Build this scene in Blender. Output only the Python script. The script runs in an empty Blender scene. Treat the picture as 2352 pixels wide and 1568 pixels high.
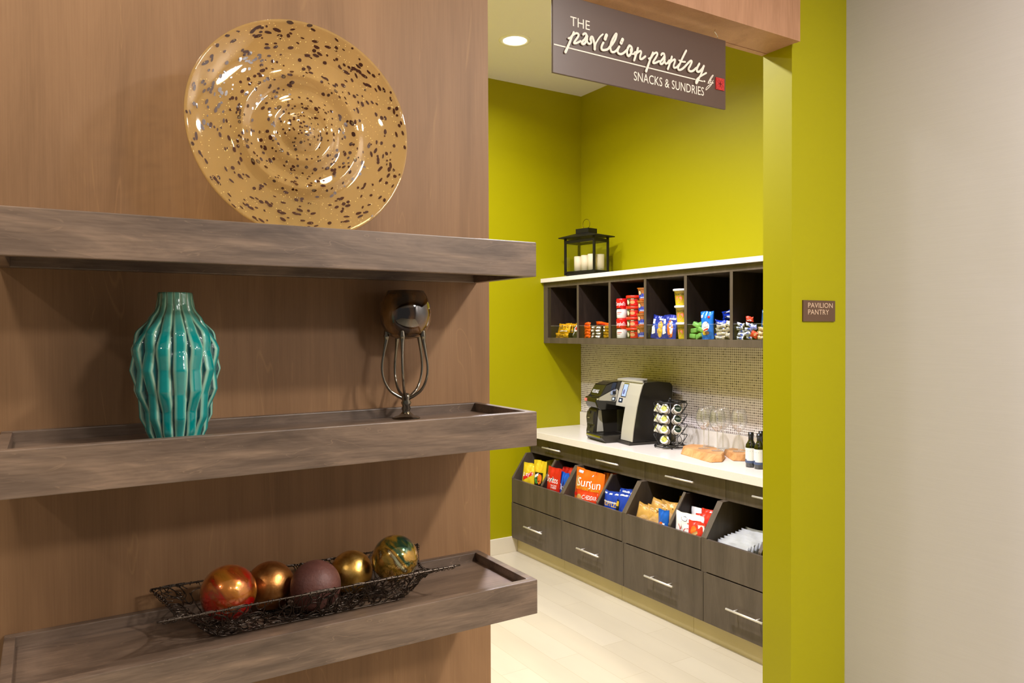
import bpy, bmesh, math, random
from mathutils import Vector, Matrix
S = bpy.context.scene
C = S.collection
PI = math.pi
# ---------------------------------------------------------------- camera
cam = bpy.data.objects.new('camera', bpy.data.cameras.new('camera'))
C.objects.link(cam)
yaw, pit, rol = 0.556382, 0.0156355, -0.00418248
F = Vector((math.sin(yaw)*math.cos(pit), math.cos(yaw)*math.cos(pit), -math.sin(pit)))
rt = Vector((math.cos(yaw), -math.sin(yaw), 0)); up = rt.cross(F)
r2 = math.cos(rol)*rt + math.sin(rol)*up; u2 = -math.sin(rol)*rt + math.cos(rol)*up
M = Matrix((r2, u2, -F)).transposed().to_4x4(); M.translation = (0, 0, 1.672)
cam.matrix_world = M
cam.data.sensor_width = 36; cam.data.lens = 36*1728.27/2352; cam.data.clip_start = .02
S.camera = cam
# ---------------------------------------------------------------- world, lights, exposure
S.view_settings.view_transform = 'Standard'; S.view_settings.look = 'None'
S.view_settings.exposure = 0.0; S.view_settings.gamma = 1.0
W = bpy.data.worlds.new('world'); S.world = W; W.use_nodes = True
W.node_tree.nodes['Background'].inputs[0].default_value = (1.0, .96, .92, 1)
W.node_tree.nodes['Background'].inputs[1].default_value = 0.13
WARM, NEUT = (1.0, .96, .92), (1.0, .98, 1.14)
CEIL, LCEIL = 3.518, 3.25
#            x      y     z     watts  spread  radius   (ceiling downlights)
LAMPS = [(2.575, 4.09, CEIL, 12, 2.7, .09), (1.85, 2.95, CEIL, 100, 2.7, .09), (1.10, 4.09, CEIL, 42, 2.7, .09), (.8, 2.95, CEIL, 9, 2.6, .12),
         (2.05, -.10, LCEIL, 66, 3.14, .10), (.40, 1.10, LCEIL, 4, 3.14, .12), (-.45, 1.15, LCEIL, 18, 3.14, .12), (.3, -1.6, LCEIL, 8, 3.14, .09), (-1.7, .1, LCEIL, 14, 3.14, .09), (2.0, -1.9, LCEIL, 92, 3.14, .30)]  # last two lobby lamps are unseen fill, added to lift the shading
LIGHTS = []
for i, (x, y, z, w, sp, r) in enumerate(LAMPS):
    l = bpy.data.lights.new('downlight_lamp', 'AREA'); l.shape = 'DISK'; l.size = r*2; l.energy = w; l.color = NEUT if i < 4 else WARM; l.spread = sp
    o = bpy.data.objects.new('downlight_lamp', l); o.location = (x, y, z-.012); LIGHTS.append(o)
# ---------------------------------------------------------------- materials
def lin(c):
    return tuple(((v/255)/12.92 if v/255 <= .04045 else ((v/255+.055)/1.055)**2.4) for v in c[:3]) + (1,)
MATS = {}
def nmat(name):
    m = bpy.data.materials.new(name); m.use_nodes = True
    return m, m.node_tree, m.node_tree.nodes['Principled BSDF']
def mat(name, c, rough=.5, metal=0, spec=.5, coat=0, bump=0, bscale=200, var=0, vscale=8, emit=0):
    """procedural plain material: colour with optional noise variation and bump"""
    if name in MATS: return MATS[name]
    m, t, b = nmat(name)
    b.inputs['Base Color'].default_value = lin(c); b.inputs['Roughness'].default_value = rough
    b.inputs['Metallic'].default_value = metal; b.inputs['Specular IOR Level'].default_value = spec
    b.inputs['Coat Weight'].default_value = coat; b.inputs['Coat Roughness'].default_value = .06
    if emit:
        b.inputs['Emission Color'].default_value = lin(c); b.inputs['Emission Strength'].default_value = emit
    if var or bump:
        tc = t.nodes.new('ShaderNodeTexCoord'); n = t.nodes.new('ShaderNodeTexNoise')
        t.links.new(tc.outputs['Object'], n.inputs[0]); n.inputs['Scale'].default_value = vscale; n.inputs['Detail'].default_value = 4
        if var:
            r = t.nodes.new('ShaderNodeValToRGB'); a = lin(c)
            r.color_ramp.elements[0].position = .3; r.color_ramp.elements[1].position = .7
            r.color_ramp.elements[0].color = tuple(v*(1-var) for v in a[:3])+(1,)
            r.color_ramp.elements[1].color = tuple(min(1, v*(1+var)) for v in a[:3])+(1,)
            t.links.new(n.outputs[0], r.inputs[0]); t.links.new(r.outputs[0], b.inputs['Base Color'])
        if bump:
            n2 = t.nodes.new('ShaderNodeTexNoise'); n2.inputs['Scale'].default_value = bscale; t.links.new(tc.outputs['Object'], n2.inputs[0])
            bp = t.nodes.new('ShaderNodeBump'); bp.inputs['Strength'].default_value = bump; bp.inputs['Distance'].default_value = .002
            t.links.new(n2.outputs[0], bp.inputs['Height']); t.links.new(bp.outputs[0], b.inputs['Normal'])
    MATS[name] = m
    return m
def wood(name, cols, stretch, scale, rough=.45, fig=.5, fine=.35, bump=.05, spec=.4, coat=0, mul=7, fs=9):
    """procedural wood: broad flowing figure, fine fibres along one axis and a few pale curls"""
    if name in MATS: return MATS[name]
    m, t, b = nmat(name)
    N = t.nodes.new; L = t.links.new
    tc = N('ShaderNodeTexCoord'); mp = N('ShaderNodeMapping'); mp.inputs['Scale'].default_value = stretch
    L(tc.outputs['Object'], mp.inputs[0])
    n1 = N('ShaderNodeTexNoise'); n1.inputs['Scale'].default_value = scale; n1.inputs['Detail'].default_value = 8; n1.inputs['Roughness'].default_value = .62; n1.inputs['Distortion'].default_value = 1.0
    L(mp.outputs[0], n1.inputs[0])
    mp2 = N('ShaderNodeMapping'); mp2.inputs['Scale'].default_value = tuple(s*(1 if s < .5 else mul) for s in stretch)
    L(tc.outputs['Object'], mp2.inputs[0])
    n2 = N('ShaderNodeTexNoise'); n2.inputs['Scale'].default_value = scale*fs; n2.inputs['Detail'].default_value = 3
    L(mp2.outputs[0], n2.inputs[0])
    r = N('ShaderNodeValToRGB'); e = r.color_ramp.elements
    e[0].position = .30; e[0].color = lin(cols[0]); e[1].position = .72; e[1].color = lin(cols[2])
    k = e.new(.5); k.color = lin(cols[1]); L(n1.outputs[0], r.inputs[0])
    mx = N('ShaderNodeMixRGB'); mx.blend_type = 'MULTIPLY'; mx.inputs[0].default_value = fine
    r2_ = N('ShaderNodeValToRGB'); r2_.color_ramp.elements[0].position = .3; r2_.color_ramp.elements[1].position = .65
    r2_.color_ramp.elements[0].color = (.55, .5, .45, 1); r2_.color_ramp.elements[1].color = (1, 1, 1, 1)
    L(n2.outputs[0], r2_.inputs[0]); L(r.outputs[0], mx.inputs[1]); L(r2_.outputs[0], mx.inputs[2])
    # pale curls: thin iso-lines of a distorted noise
    n3 = N('ShaderNodeTexNoise'); n3.inputs['Scale'].default_value = scale*1.3; n3.inputs['Detail'].default_value = 2; n3.inputs['Distortion'].default_value = 2.5
    L(mp.outputs[0], n3.inputs[0])
    r3 = N('ShaderNodeValToRGB'); q = r3.color_ramp.elements
    q[0].position = .625; q[0].color = (0, 0, 0, 1); q[1].position = .645; q[1].color = (0, 0, 0, 1); z = q.new(.635); z.color = (fig, fig, fig, 1)
    L(n3.outputs[0], r3.inputs[0])
    m2 = N('ShaderNodeMixRGB'); L(r3.outputs[0], m2.inputs[0]); L(mx.outputs[0], m2.inputs[1]); m2.inputs[2].default_value = lin(cols[3])
    L(m2.outputs[0], b.inputs['Base Color'])
    b.inputs['Roughness'].default_value = rough; b.inputs['Specular IOR Level'].default_value = spec
    b.inputs['Coat Weight'].default_value = coat; b.inputs['Coat Roughness'].default_value = .15
    bp = N('ShaderNodeBump'); bp.inputs['Strength'].default_value = bump; bp.inputs['Distance'].default_value = .001
    L(n2.outputs[0], bp.inputs['Height']); L(bp.outputs[0], b.inputs['Normal'])
    MATS[name] = m
    return m
def glass(name, tint, mixd=0.0, dcol=(255, 255, 255), rough=.02, edge=1.0, base0=.045):
    """thin glass: tinted see-through, fresnel reflection and an optional body colour"""
    if name in MATS: return MATS[name]
    m, t, b = nmat(name); t.nodes.remove(b)
    N = t.nodes.new; L = t.links.new
    tr = N('ShaderNodeBsdfTransparent'); tr.inputs[0].default_value = tint+(1,)
    gl = N('ShaderNodeBsdfGlossy'); gl.inputs['Roughness'].default_value = rough
    lw = N('ShaderNodeLayerWeight'); lw.inputs[0].default_value = .5
    cv = N('ShaderNodeMath'); cv.operation = 'POWER'; cv.inputs[1].default_value = 3.0; L(lw.outputs['Facing'], cv.inputs[0])
    ad = N('ShaderNodeMath'); ad.operation = 'MULTIPLY_ADD'; ad.inputs[1].default_value = .75*edge; ad.inputs[2].default_value = base0; ad.use_clamp = True; L(cv.outputs[0], ad.inputs[0])
    base = tr
    if mixd:
        df = N('ShaderNodeBsdfDiffuse'); df.inputs[0].default_value = lin(dcol); mm = N('ShaderNodeMixShader'); mm.inputs[0].default_value = mixd
        L(tr.outputs[0], mm.inputs[1]); L(df.outputs[0], mm.inputs[2]); base = mm
    ms = N('ShaderNodeMixShader'); L(ad.outputs[0], ms.inputs[0]); L(base.outputs[0], ms.inputs[1]); L(gl.outputs[0], ms.inputs[2])
    L(ms.outputs[0], t.nodes['Material Output'].inputs[0])
    MATS[name] = m
    return m
# ---------------------------------------------------------------- mesh helpers
def box(bm, x0, x1, y0, y1, z0, z1, mi=0, bev=0):
    vs = [bm.verts.new(p) for p in ((x0,y0,z0),(x1,y0,z0),(x1,y1,z0),(x0,y1,z0),(x0,y0,z1),(x1,y0,z1),(x1,y1,z1),(x0,y1,z1))]
    fs = [bm.faces.new([vs[i] for i in q]) for q in ((0,3,2,1),(4,5,6,7),(0,1,5,4),(1,2,6,5),(2,3,7,6),(3,0,4,7))]
    for f in fs: f.material_index = mi
    if bev:
        es = list({e for f in fs for e in f.edges})
        rb = bmesh.ops.bevel(bm, geom=es, offset=bev, segments=2, affect='EDGES', profile=.6)
        for f in rb['faces']: f.material_index = mi
def prism(bm, pts, axis, a, b, mi=0, bev=0):
    """polygon of 2-D points extruded along axis (x: pts are y,z; y: pts are x,z; z: pts are x,y)"""
    def P(p, k): return {'x': (k, p[0], p[1]), 'y': (p[0], k, p[1]), 'z': (p[0], p[1], k)}[axis]
    A = [bm.verts.new(P(p, a)) for p in pts]; B = [bm.verts.new(P(p, b)) for p in pts]
    n = len(pts); fs = [bm.faces.new(A), bm.faces.new(B)]
    for i in range(n): fs.append(bm.faces.new((A[i], A[(i+1) % n], B[(i+1) % n], B[i])))
    for f in fs: f.material_index = mi
    if bev:
        rb = bmesh.ops.bevel(bm, geom=list({e for f in fs for e in f.edges}), offset=bev, segments=2, affect='EDGES', profile=.6)
        for f in rb['faces']: f.material_index = mi
def tube(bm, pts, r, n=8, closed=False, mi=0, caps=True):
    pts = [Vector(p) for p in pts]; m = len(pts); rings = []
    rr = r if isinstance(r, (list, tuple)) else [r]*m
    prev = None
    for i, p in enumerate(pts):
        if closed: d = (pts[(i+1) % m]-pts[i-1])
        else: d = pts[min(i+1, m-1)]-pts[max(i-1, 0)]
        if d.length < 1e-9: d = Vector((0, 0, 1))
        d.normalize()
        if prev is None:
            a = Vector((0, 0, 1)) if abs(d.z) < .9 else Vector((1, 0, 0))
            e = d.cross(a).normalized()
        else:
            e = prev-d*prev.dot(d)
            e = e.normalized() if e.length > 1e-6 else d.cross(Vector((0, 1, 0))).normalized()
        prev = e; g = d.cross(e)
        rings.append([bm.verts.new(p+rr[i]*(math.cos(2*PI*k/n)*e+math.sin(2*PI*k/n)*g)) for k in range(n)])
    for i in range(m if closed else m-1):
        A, B = rings[i], rings[(i+1) % m]
        for k in range(n):
            f = bm.faces.new((A[k], A[(k+1) % n], B[(k+1) % n], B[k])); f.smooth = True; f.material_index = mi
    if not closed and caps:
        for R_ in (rings[0], rings[-1]):
            f = bm.faces.new(R_); f.material_index = mi
def lathe(bm, prof, n=32, cx=0, cy=0, mi=0, smooth=True, mis=None):
    """profile of (radius, z) turned about the z axis"""
    rings = []
    for r, z in prof:
        if r < 1e-6: rings.append([bm.verts.new((cx, cy, z))])
        else: rings.append([bm.verts.new((cx+r*math.cos(2*PI*k/n), cy+r*math.sin(2*PI*k/n), z)) for k in range(n)])
    for i in range(len(rings)-1):
        A, B = rings[i], rings[i+1]
        for k in range(n):
            k1 = (k+1) % n
            if len(A) == 1 and len(B) == 1: continue
            if len(A) == 1: f = bm.faces.new((A[0], B[k1], B[k]))
            elif len(B) == 1: f = bm.faces.new((A[k], A[k1], B[0]))
            else: f = bm.faces.new((A[k], A[k1], B[k1], B[k]))
            f.smooth = smooth; f.material_index = mis[i] if mis else mi
def ball(bm, c, r, n=12, mi=0):
    m0 = len(bm.verts)
    lathe(bm, [(r*math.sin(PI*i/n), -r*math.cos(PI*i/n)) for i in range(n+1)], n*2, mi=mi)
    bm.verts.ensure_lookup_table()
    for v in bm.verts[m0:]: v.co += Vector(c)
def obj(name, bm, mats, parent=None, loc=None, rot=None, norm=True):
    me = bpy.data.meshes.new(name)
    if norm: bmesh.ops.recalc_face_normals(bm, faces=bm.faces)
    bm.to_mesh(me); bm.free()
    for m in (mats if isinstance(mats, (list, tuple)) else [mats]): me.materials.append(m)
    o = bpy.data.objects.new(name, me); C.objects.link(o)
    if parent: o.parent = parent
    if loc: o.location = loc
    if rot: o.rotation_euler = rot
    return o
def B(): return bmesh.new()
def tag(o, label, cat, group=None):
    o['label'] = label; o['category'] = cat
    if group: o['group'] = group
    return o
def thing(name, label, cat, loc=(0, 0, 0), rot=(0, 0, 0), group=None):
    o = bpy.data.objects.new(name, None); C.objects.link(o); o.location = loc; o.rotation_euler = rot; o.empty_display_size = .05
    return tag(o, label, cat, group)
def struct(name, bm, m):
    o = obj(name, bm, m); o['kind'] = 'structure'; return o
def dup(root, loc, rot=None, label=None):
    r = root.copy(); C.objects.link(r); r.location = loc
    if rot is not None: r.rotation_euler = rot
    if label: r['label'] = label
    for ch in list(root.children):
        c = ch.copy(); C.objects.link(c); c.parent = r
        for g in ch.children:
            d = g.copy(); C.objects.link(d); d.parent = c
    return r
def spline(P, n=6, closed=False):
    """Catmull-Rom through points"""
    P = [Vector(p) for p in P]; m = len(P); out = []
    for i in range(m if closed else m-1):
        if closed: a, b, c, d = P[i-1], P[i], P[(i+1) % m], P[(i+2) % m]
        else: a, b, c, d = P[max(i-1, 0)], P[i], P[i+1], P[min(i+2, m-1)]
        for k in range(n):
            s = k/n
            out.append(.5*((2*b)+(c-a)*s+(2*a-5*b+4*c-d)*s*s+(3*b-a-3*c+d)*s**3))
    if not closed: out.append(P[-1])
    return out
# ---------------------------------------------------------------- writing: glyph outlines normalised to a unit box
TXT = {}
def glyphs(s):
    if s in TXT: return TXT[s]
    cu = bpy.data.curves.new('t', 'FONT'); cu.body = s; cu.resolution_u = 3; cu.space_character = 1.02
    o = bpy.data.objects.new('t', cu); C.objects.link(o); bpy.context.view_layer.update()
    me = bpy.data.meshes.new_from_object(o.evaluated_get(bpy.context.evaluated_depsgraph_get()))
    vs = [v.co.copy() for v in me.vertices]; fs = [tuple(p.vertices) for p in me.polygons]
    bpy.data.objects.remove(o); bpy.data.curves.remove(cu); bpy.data.meshes.remove(me)
    x0 = min(v.x for v in vs); x1 = max(v.x for v in vs); y0 = min(v.y for v in vs); y1 = max(v.y for v in vs)
    TXT[s] = ([((v.x-x0)/(x1-x0), (v.y-y0)/(y1-y0)) for v in vs], fs)
    return TXT[s]
def decal(bm, surf, shape, cx, cy, w, h, mi, off=.0004, ang=0):
    """print a flat shape (rect, ell, text, or list of points) on a surface function surf(u, v, off)"""
    ca, sa = math.cos(ang), math.sin(ang)
    def q(a, b):
        a = (a-.5)*w; b = (b-.5)*h
        return surf(cx+a*ca-b*sa, cy+a*sa+b*ca, off)
    fs = []
    if shape == 'rect':
        n = 6; G = [[bm.verts.new(q(i/n, j/n)) for j in range(n+1)] for i in range(n+1)]
        fs = [bm.faces.new((G[i][j], G[i+1][j], G[i+1][j+1], G[i][j+1])) for i in range(n) for j in range(n)]
    elif shape == 'ell':
        n = 16; c = bm.verts.new(q(.5, .5)); R0 = None
        for k in (1, 2, 3):
            R1 = [bm.verts.new(q(.5+.5*k/3*math.cos(2*PI*i/n), .5+.5*k/3*math.sin(2*PI*i/n))) for i in range(n)]
            for i in range(n):
                fs.append(bm.faces.new((c, R1[i], R1[(i+1) % n]) if R0 is None else (R0[i], R1[i], R1[(i+1) % n], R0[(i+1) % n])))
            R0 = R1
    elif isinstance(shape, str):
        vs, ff = glyphs(shape); V = [bm.verts.new(q(a, b)) for a, b in vs]
        for f in ff:
            try: fs.append(bm.faces.new([V[i] for i in f]))
            except ValueError: pass
    else:
        V = [bm.verts.new(q(a, b)) for a, b in shape]; fs.append(bm.faces.new(V))
    for f in fs: f.material_index = mi
# ================================================================ THE SETTING
GREEN = mat('green paint', (158, 151, 0), .45, spec=.25, bump=.04, bscale=500)
def wallpaper():
    m, t, b = nmat('beige linen wallpaper'); N = t.nodes.new; L = t.links.new
    tc = N('ShaderNodeTexCoord'); mp = N('ShaderNodeMapping'); mp.inputs['Scale'].default_value = (1, 8, 500); L(tc.outputs['Object'], mp.inputs[0])
    n = N('ShaderNodeTexNoise'); n.inputs['Scale'].default_value = 1; n.inputs['Detail'].default_value = 3; L(mp.outputs[0], n.inputs[0])
    r = N('ShaderNodeValToRGB'); r.color_ramp.elements[0].color = lin((197, 192, 190)); r.color_ramp.elements[1].color = lin((206, 201, 200))
    L(n.outputs[0], r.inputs[0]); L(r.outputs[0], b.inputs['Base Color']); b.inputs['Roughness'].default_value = .7
    bp = N('ShaderNodeBump'); bp.inputs['Strength'].default_value = .03; bp.inputs['Distance'].default_value = .001; L(n.outputs[0], bp.inputs['Height']); L(bp.outputs[0], b.inputs['Normal'])
    return m
WALLWOOD = wood('stained maple wall panel', ((126, 93, 62), (140, 105, 72), (152, 115, 80), (184, 140, 92)), (1, 1, .12), 6, .5, fig=.2, fine=.2, spec=.3, bump=.02)
HEADWOOD = wood('stained maple header', ((166, 122, 90), (184, 138, 106), (196, 150, 116), (204, 158, 118)), (1, 1, .14), 7, .5, fig=.2, fine=.4, spec=.3)
SHELFWOOD = wood('grey brown stained shelf wood', ((80, 65, 54), (112, 93, 78), (142, 118, 98), (166, 138, 112)), (.2, .7, 1), 15, .38, fig=.28, fine=.5, spec=.5, mul=3, fs=6)
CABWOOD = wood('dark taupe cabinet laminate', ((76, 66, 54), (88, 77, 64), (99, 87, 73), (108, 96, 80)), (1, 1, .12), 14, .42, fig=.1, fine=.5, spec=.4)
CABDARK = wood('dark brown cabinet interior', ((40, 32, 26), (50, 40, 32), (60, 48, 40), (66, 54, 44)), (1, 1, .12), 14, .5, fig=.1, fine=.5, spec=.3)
CEILM = mat('ceiling paint', (228, 222, 220), .8)
def floor_mat():
    m, t, b = nmat('cream plank tile'); N = t.nodes.new; L = t.links.new
    tc = N('ShaderNodeTexCoord'); mp = N('ShaderNodeMapping'); mp.inputs['Rotation'].default_value = (0, 0, PI/2); L(tc.outputs['Object'], mp.inputs[0])
    br = N('ShaderNodeTexBrick'); br.inputs['Scale'].default_value = 1; br.inputs['Brick Width'].default_value = .92; br.inputs['Row Height'].default_value = .155
    br.inputs['Mortar Size'].default_value = .0012; br.inputs['Color1'].default_value = lin((194, 184, 158)); br.inputs['Color2'].default_value = lin((186, 175, 148)); br.inputs['Mortar'].default_value = lin((168, 154, 124))
    br.inputs['Mortar Smooth'].default_value = .3; br.offset = .37
    L(mp.outputs[0], br.inputs[0])
    n = N('ShaderNodeTexNoise'); n.inputs['Scale'].default_value = 1.6; n.inputs['Detail'].default_value = 3
    mp2 = N('ShaderNodeMapping'); mp2.inputs['Scale'].default_value = (3, .8, 1); L(tc.outputs['Object'], mp2.inputs[0]); L(mp2.outputs[0], n.inputs[0])
    mx = N('ShaderNodeMixRGB'); mx.blend_type = 'OVERLAY'; mx.inputs[0].default_value = .12; L(br.outputs[0], mx.inputs[1]); L(n.outputs[0], mx.inputs[2])
    L(mx.outputs[0], b.inputs['Base Color']); b.inputs['Roughness'].default_value = .28
    return m
FLOORM = floor_mat()
KICK = mat('beige porcelain tile', (200, 184, 138), .35, var=.06, vscale=3)
BASEM = mat('cream porcelain tile', (222, 212, 186), .35, var=.03, vscale=3)
def mosaic():
    m, t, b = nmat('penny mosaic tile'); N = t.nodes.new; L = t.links.new
    P_ = .0152
    tc = N('ShaderNodeTexCoord'); sx = N('ShaderNodeSeparateXYZ'); L(tc.outputs['Object'], sx.inputs[0])
    def mth(op, a, b_=None, c=None):
        k = N('ShaderNodeMath'); k.operation = op
        for i, v in enumerate((a, b_, c)):
            if v is None: continue
            if isinstance(v, (int, float)): k.inputs[i].default_value = v
            else: L(v, k.inputs[i])
        return k.outputs[0]
    fy = mth('DIVIDE', sx.outputs[1], P_); fz = mth('DIVIDE', sx.outputs[2], P_)
    dy = mth('SUBTRACT', mth('FRACT', fy), .5); dz = mth('SUBTRACT', mth('FRACT', fz), .5)
    d4 = mth('ADD', mth('POWER', mth('ABSOLUTE', dy), 3), mth('POWER', mth('ABSOLUTE', dz), 3))
    tile = mth('LESS_THAN', d4, .053)
    cb = N('ShaderNodeCombineXYZ'); L(mth('FLOOR', fy), cb.inputs[0]); L(mth('FLOOR', fz), cb.inputs[1])
    wn = N('ShaderNodeTexWhiteNoise'); wn.noise_dimensions = '2D'; L(cb.outputs[0], wn.inputs[0])
    r = N('ShaderNodeValToRGB'); r.color_ramp.elements[0].color = lin((102, 94, 88)); r.color_ramp.elements[1].color = lin((176, 166, 158))
    k = r.color_ramp.elements.new(.2); k.color = lin((146, 135, 127)); L(wn.outputs[0], r.inputs[0])
    mx = N('ShaderNodeMixRGB'); L(tile, mx.inputs[0]); mx.inputs[1].default_value = lin((238, 230, 222)); L(r.outputs[0], mx.inputs[2])
    L(mx.outputs[0], b.inputs['Base Color'])
    rg = mth('MULTIPLY_ADD', tile, -.55, .8); L(rg, b.inputs['Roughness'])
    return m
# main extents (metres): display wall y 1.744, pantry x .2 .. 3.64, y 1.906 .. 4.80
bm = B(); box(bm, -3.2, 3.8, -3.2, 5.0, -.1, 0); struct('floor', bm, FLOORM)
bm = B(); box(bm, .05, 3.8, 1.906, 5.0, CEIL, CEIL+.1); struct('ceiling', bm, CEILM)
bm = B(); box(bm, -3.2, 2.72, -3.2, 1.744, LCEIL, LCEIL+.1); struct('ceiling_lobby', bm, CEILM)
bm = B(); box(bm, -3.2, 1.013, 1.744, 1.906, 0, CEIL); struct('wall_left', bm, WALLWOOD)
bm = B(); box(bm, 2.298, 3.8, 1.779, 1.906, 0, CEIL); struct('wall_front', bm, GREEN)
bm = B(); box(bm, 2.616, 2.72, -3.2, 1.779, 0, CEIL); struct('wall_right', bm, wallpaper())
bm = B(); box(bm, .2, 3.64, 4.80, 4.95, 0, CEIL); struct('wall_far', bm, GREEN)
bm = B(); box(bm, 3.64, 3.8, 1.906, 4.95, 0, CEIL); struct('wall_pantry_right', bm, GREEN)
bm = B(); box(bm, .05, .2, 1.906, 4.95, 0, CEIL); struct('wall_pantry_left', bm, GREEN)
# header over the opening: face boards with a recessed soffit panel
bm = B()
box(bm, 1.013, 2.298, 1.744, 1.762, 2.693, CEIL)
box(bm, 1.013, 2.298, 1.889, 1.912, 2.693, CEIL)
box(bm, 1.013, 2.298, 1.7625, 1.8885, 2.6945, CEIL)
struct('trim_1', bm, HEADWOOD)
bm = B(); box(bm, .2, 3.02, 4.788, 4.80, 0, .118, bev=.002); struct('baseboard_far', bm, BASEM)
bm = B()
y = 4.788
while y > 2.2:
    y1 = max(y-.605, 2.2); box(bm, 3.02, 3.032, y1+.0008, y-.0008, 0, .112); y = y1
struct('baseboard_cabinet', bm, KICK)
bm = B(); box(bm, 3.632, 3.64, 2.2, 4.80, 1.02, 1.568); struct('trim_2', bm, mosaic())
# recessed downlights
GLOW = mat('lamp glow', (255, 244, 224), .5, emit=14); WHITEP = mat('white enamel', (238, 234, 226), .4)
DESC = ['above the pantry counter, seen beside the hanging sign', 'in the pantry ceiling nearer the doorway', 'in the far left of the pantry ceiling', 'in the near left of the pantry ceiling',
        'in the lobby ceiling beside the wallpapered wall', 'in the lobby ceiling washing the shelf wall', 'in the lobby ceiling at the left end of the shelf wall', 'in the lobby ceiling behind the camera', 'added as fill in the far left of the lobby ceiling', 'added as soft fill in the lobby ceiling at rear right']
for i, (x, y, z, w, sp, r) in enumerate(LAMPS):
    t = thing('downlight', 'round white recessed downlight '+DESC[i], 'ceiling light', (x, y, z), group='recessed ceiling downlights')
    R_ = max(r, .07)
    bm = B(); lathe(bm, [(R_*.82, 0), (R_*.85, -.005), (R_*1.12, -.005), (R_*1.16, -.001), (R_*1.16, 0)], 40); obj('trim_ring', bm, WHITEP, t)
    bm = B(); lathe(bm, [(0, -.0035), (R_*.6, -.0035), (R_*.82, -.002)], 40); obj('diffuser', bm, GLOW, t)
    C.objects.link(LIGHTS[i]); LIGHTS[i].parent = t; LIGHTS[i].location = (0, 0, -.012)
# ================================================================ FLOATING TRAY SHELVES (x -.072 .. .975, y 1.459 .. 1.744)
SX0, SX1, SY0, SY1 = -.072, .975, 1.459, 1.744
def tray_shelf(ztop, label):
    t = thing('floating_shelf', label, 'shelf', (SX0, SY1, ztop-.08), group='box shelves on the wood wall')
    w = SX1-SX0; d = SY1-SY0; h = .08; e = .019
    for nm, a in (('front_board', (0, w, -d, -d+e)), ('back_board', (0, w, -e, 0)), ('end_board', (0, e, -d+e, -e)), ('end_board', (w-e, w, -d+e, -e))):
        bm = B(); box(bm, a[0], a[1], a[2], a[3], 0, h, bev=.002); obj(nm, bm, SHELFWOOD, t)
    bm = B(); box(bm, e, w-e, -d+e, -e, .022, h-.021); obj('panel', bm, SHELFWOOD, t)
    return t
tray_shelf(1.875, 'top grey brown box shelf, carrying the speckled amber glass platter')
tray_shelf(1.481, 'middle grey brown tray shelf, carrying the teal vase and the dark glass goblet')
tray_shelf(1.087, 'bottom grey brown tray shelf, carrying the wire basket of balls')
ZT, ZM, ZB = 1.854, 1.460, 1.066
# ================================================================ GLASS PLATTER
random.seed(5)
AMBER = glass('amber glass', (.975, .885, .66), .17, (230, 196, 124), .03, 1.0)
BROWNG = mat('dark brown glass spots', (62, 30, 13), .16, coat=.5)
GOLDF = mat('gold flecks', (255, 226, 140), .3)
PROF = [(0, -.024), (.012, -.0235), (.024, -.020), (.036, -.009), (.044, -.002), (.054, -.007), (.064, -.010), (.074, -.003), (.090, .003), (.106, .0), (.116, -.010), (.124, -.011), (.132, -.005), (.15, -.005), (.18, -.010), (.205, -.017), (.222, -.025), (.2275, -.0285)]
def prof_y(r):
    for (a, ya), (b, yb) in zip(PROF, PROF[1:]):
        if r <= b: return ya+(yb-ya)*(r-a)/(b-a)
    return PROF[-1][1]
t = thing('glass_platter', 'large round amber glass platter with dark brown speckles leaning on the top shelf', 'plate', (.462, 1.580, 2.087), (math.radians(-5), 0, math.radians(-2)))
bm = B()
def ring_surf(side):
    rs = PROF if side < 0 else PROF
    return [(r, y+(0 if side < 0 else .004)) for r, y in rs]
n = 96; rings = []
prof = ring_surf(-1)+[(.229, -.026)]+list(reversed(ring_surf(1)))
for r, y in prof:
    rings.append([bm.verts.new((0, y, 0))] if r < 1e-6 else [bm.verts.new((r*(1+.006*math.sin(3*a*2*PI/n)*(r/.228)**2)*math.cos(2*PI*a/n), y, r*math.sin(2*PI*a/n))) for a in range(n)])
for A_, B_ in zip(rings, rings[1:]):
    for k in range(n):
        k1 = (k+1) % n
        if len(A_) == 1: f = bm.faces.new((A_[0], B_[k1], B_[k]))
        elif len(B_) == 1: f = bm.faces.new((A_[k], A_[k1], B_[0]))
        else: f = bm.faces.new((A_[k], A_[k1], B_[k1], B_[k]))
        f.smooth = True
spots = []
tries = 0
while len(spots) < 620 and tries < 12000:
    tries += 1
    r = .224*random.random()**.62; a = random.random()*2*PI
    if r > .03 and random.random() < .12*(r/.2): continue
    s = random.uniform(.0016, .0042) if r > .06 else random.uniform(.0014, .0030)
    x, z = r*math.cos(a), r*math.sin(a)
    if any((x-p[0])**2+(z-p[1])**2 < (.8*(s+p[2]))**2 for p in spots): continue
    spots.append((x, z, s))
    el = 1+1.6*random.random()*(r/.228); ea, eb = s*el*.95, s/(.8+.25*el)
    ta = (-math.sin(a), math.cos(a)); ra = (math.cos(a), math.sin(a)); j = random.uniform(-.35, .35)
    V = []
    for k in range(10):
        q = 2*PI*k/10; p1 = ea*math.cos(q)*(1+random.uniform(-.12, .12)); p2 = eb*math.sin(q)*(1+random.uniform(-.12, .12))
        c1 = p1*math.cos(j)-p2*math.sin(j); c2 = p1*math.sin(j)+p2*math.cos(j)
        X = x+c1*ta[0]+c2*ra[0]; Z = z+c1*ta[1]+c2*ra[1]
        V.append(bm.verts.new((X, prof_y(min(math.hypot(X, Z), .2274))-.0005, Z)))
    f = bm.faces.new(V); f.material_index = 1
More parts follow.
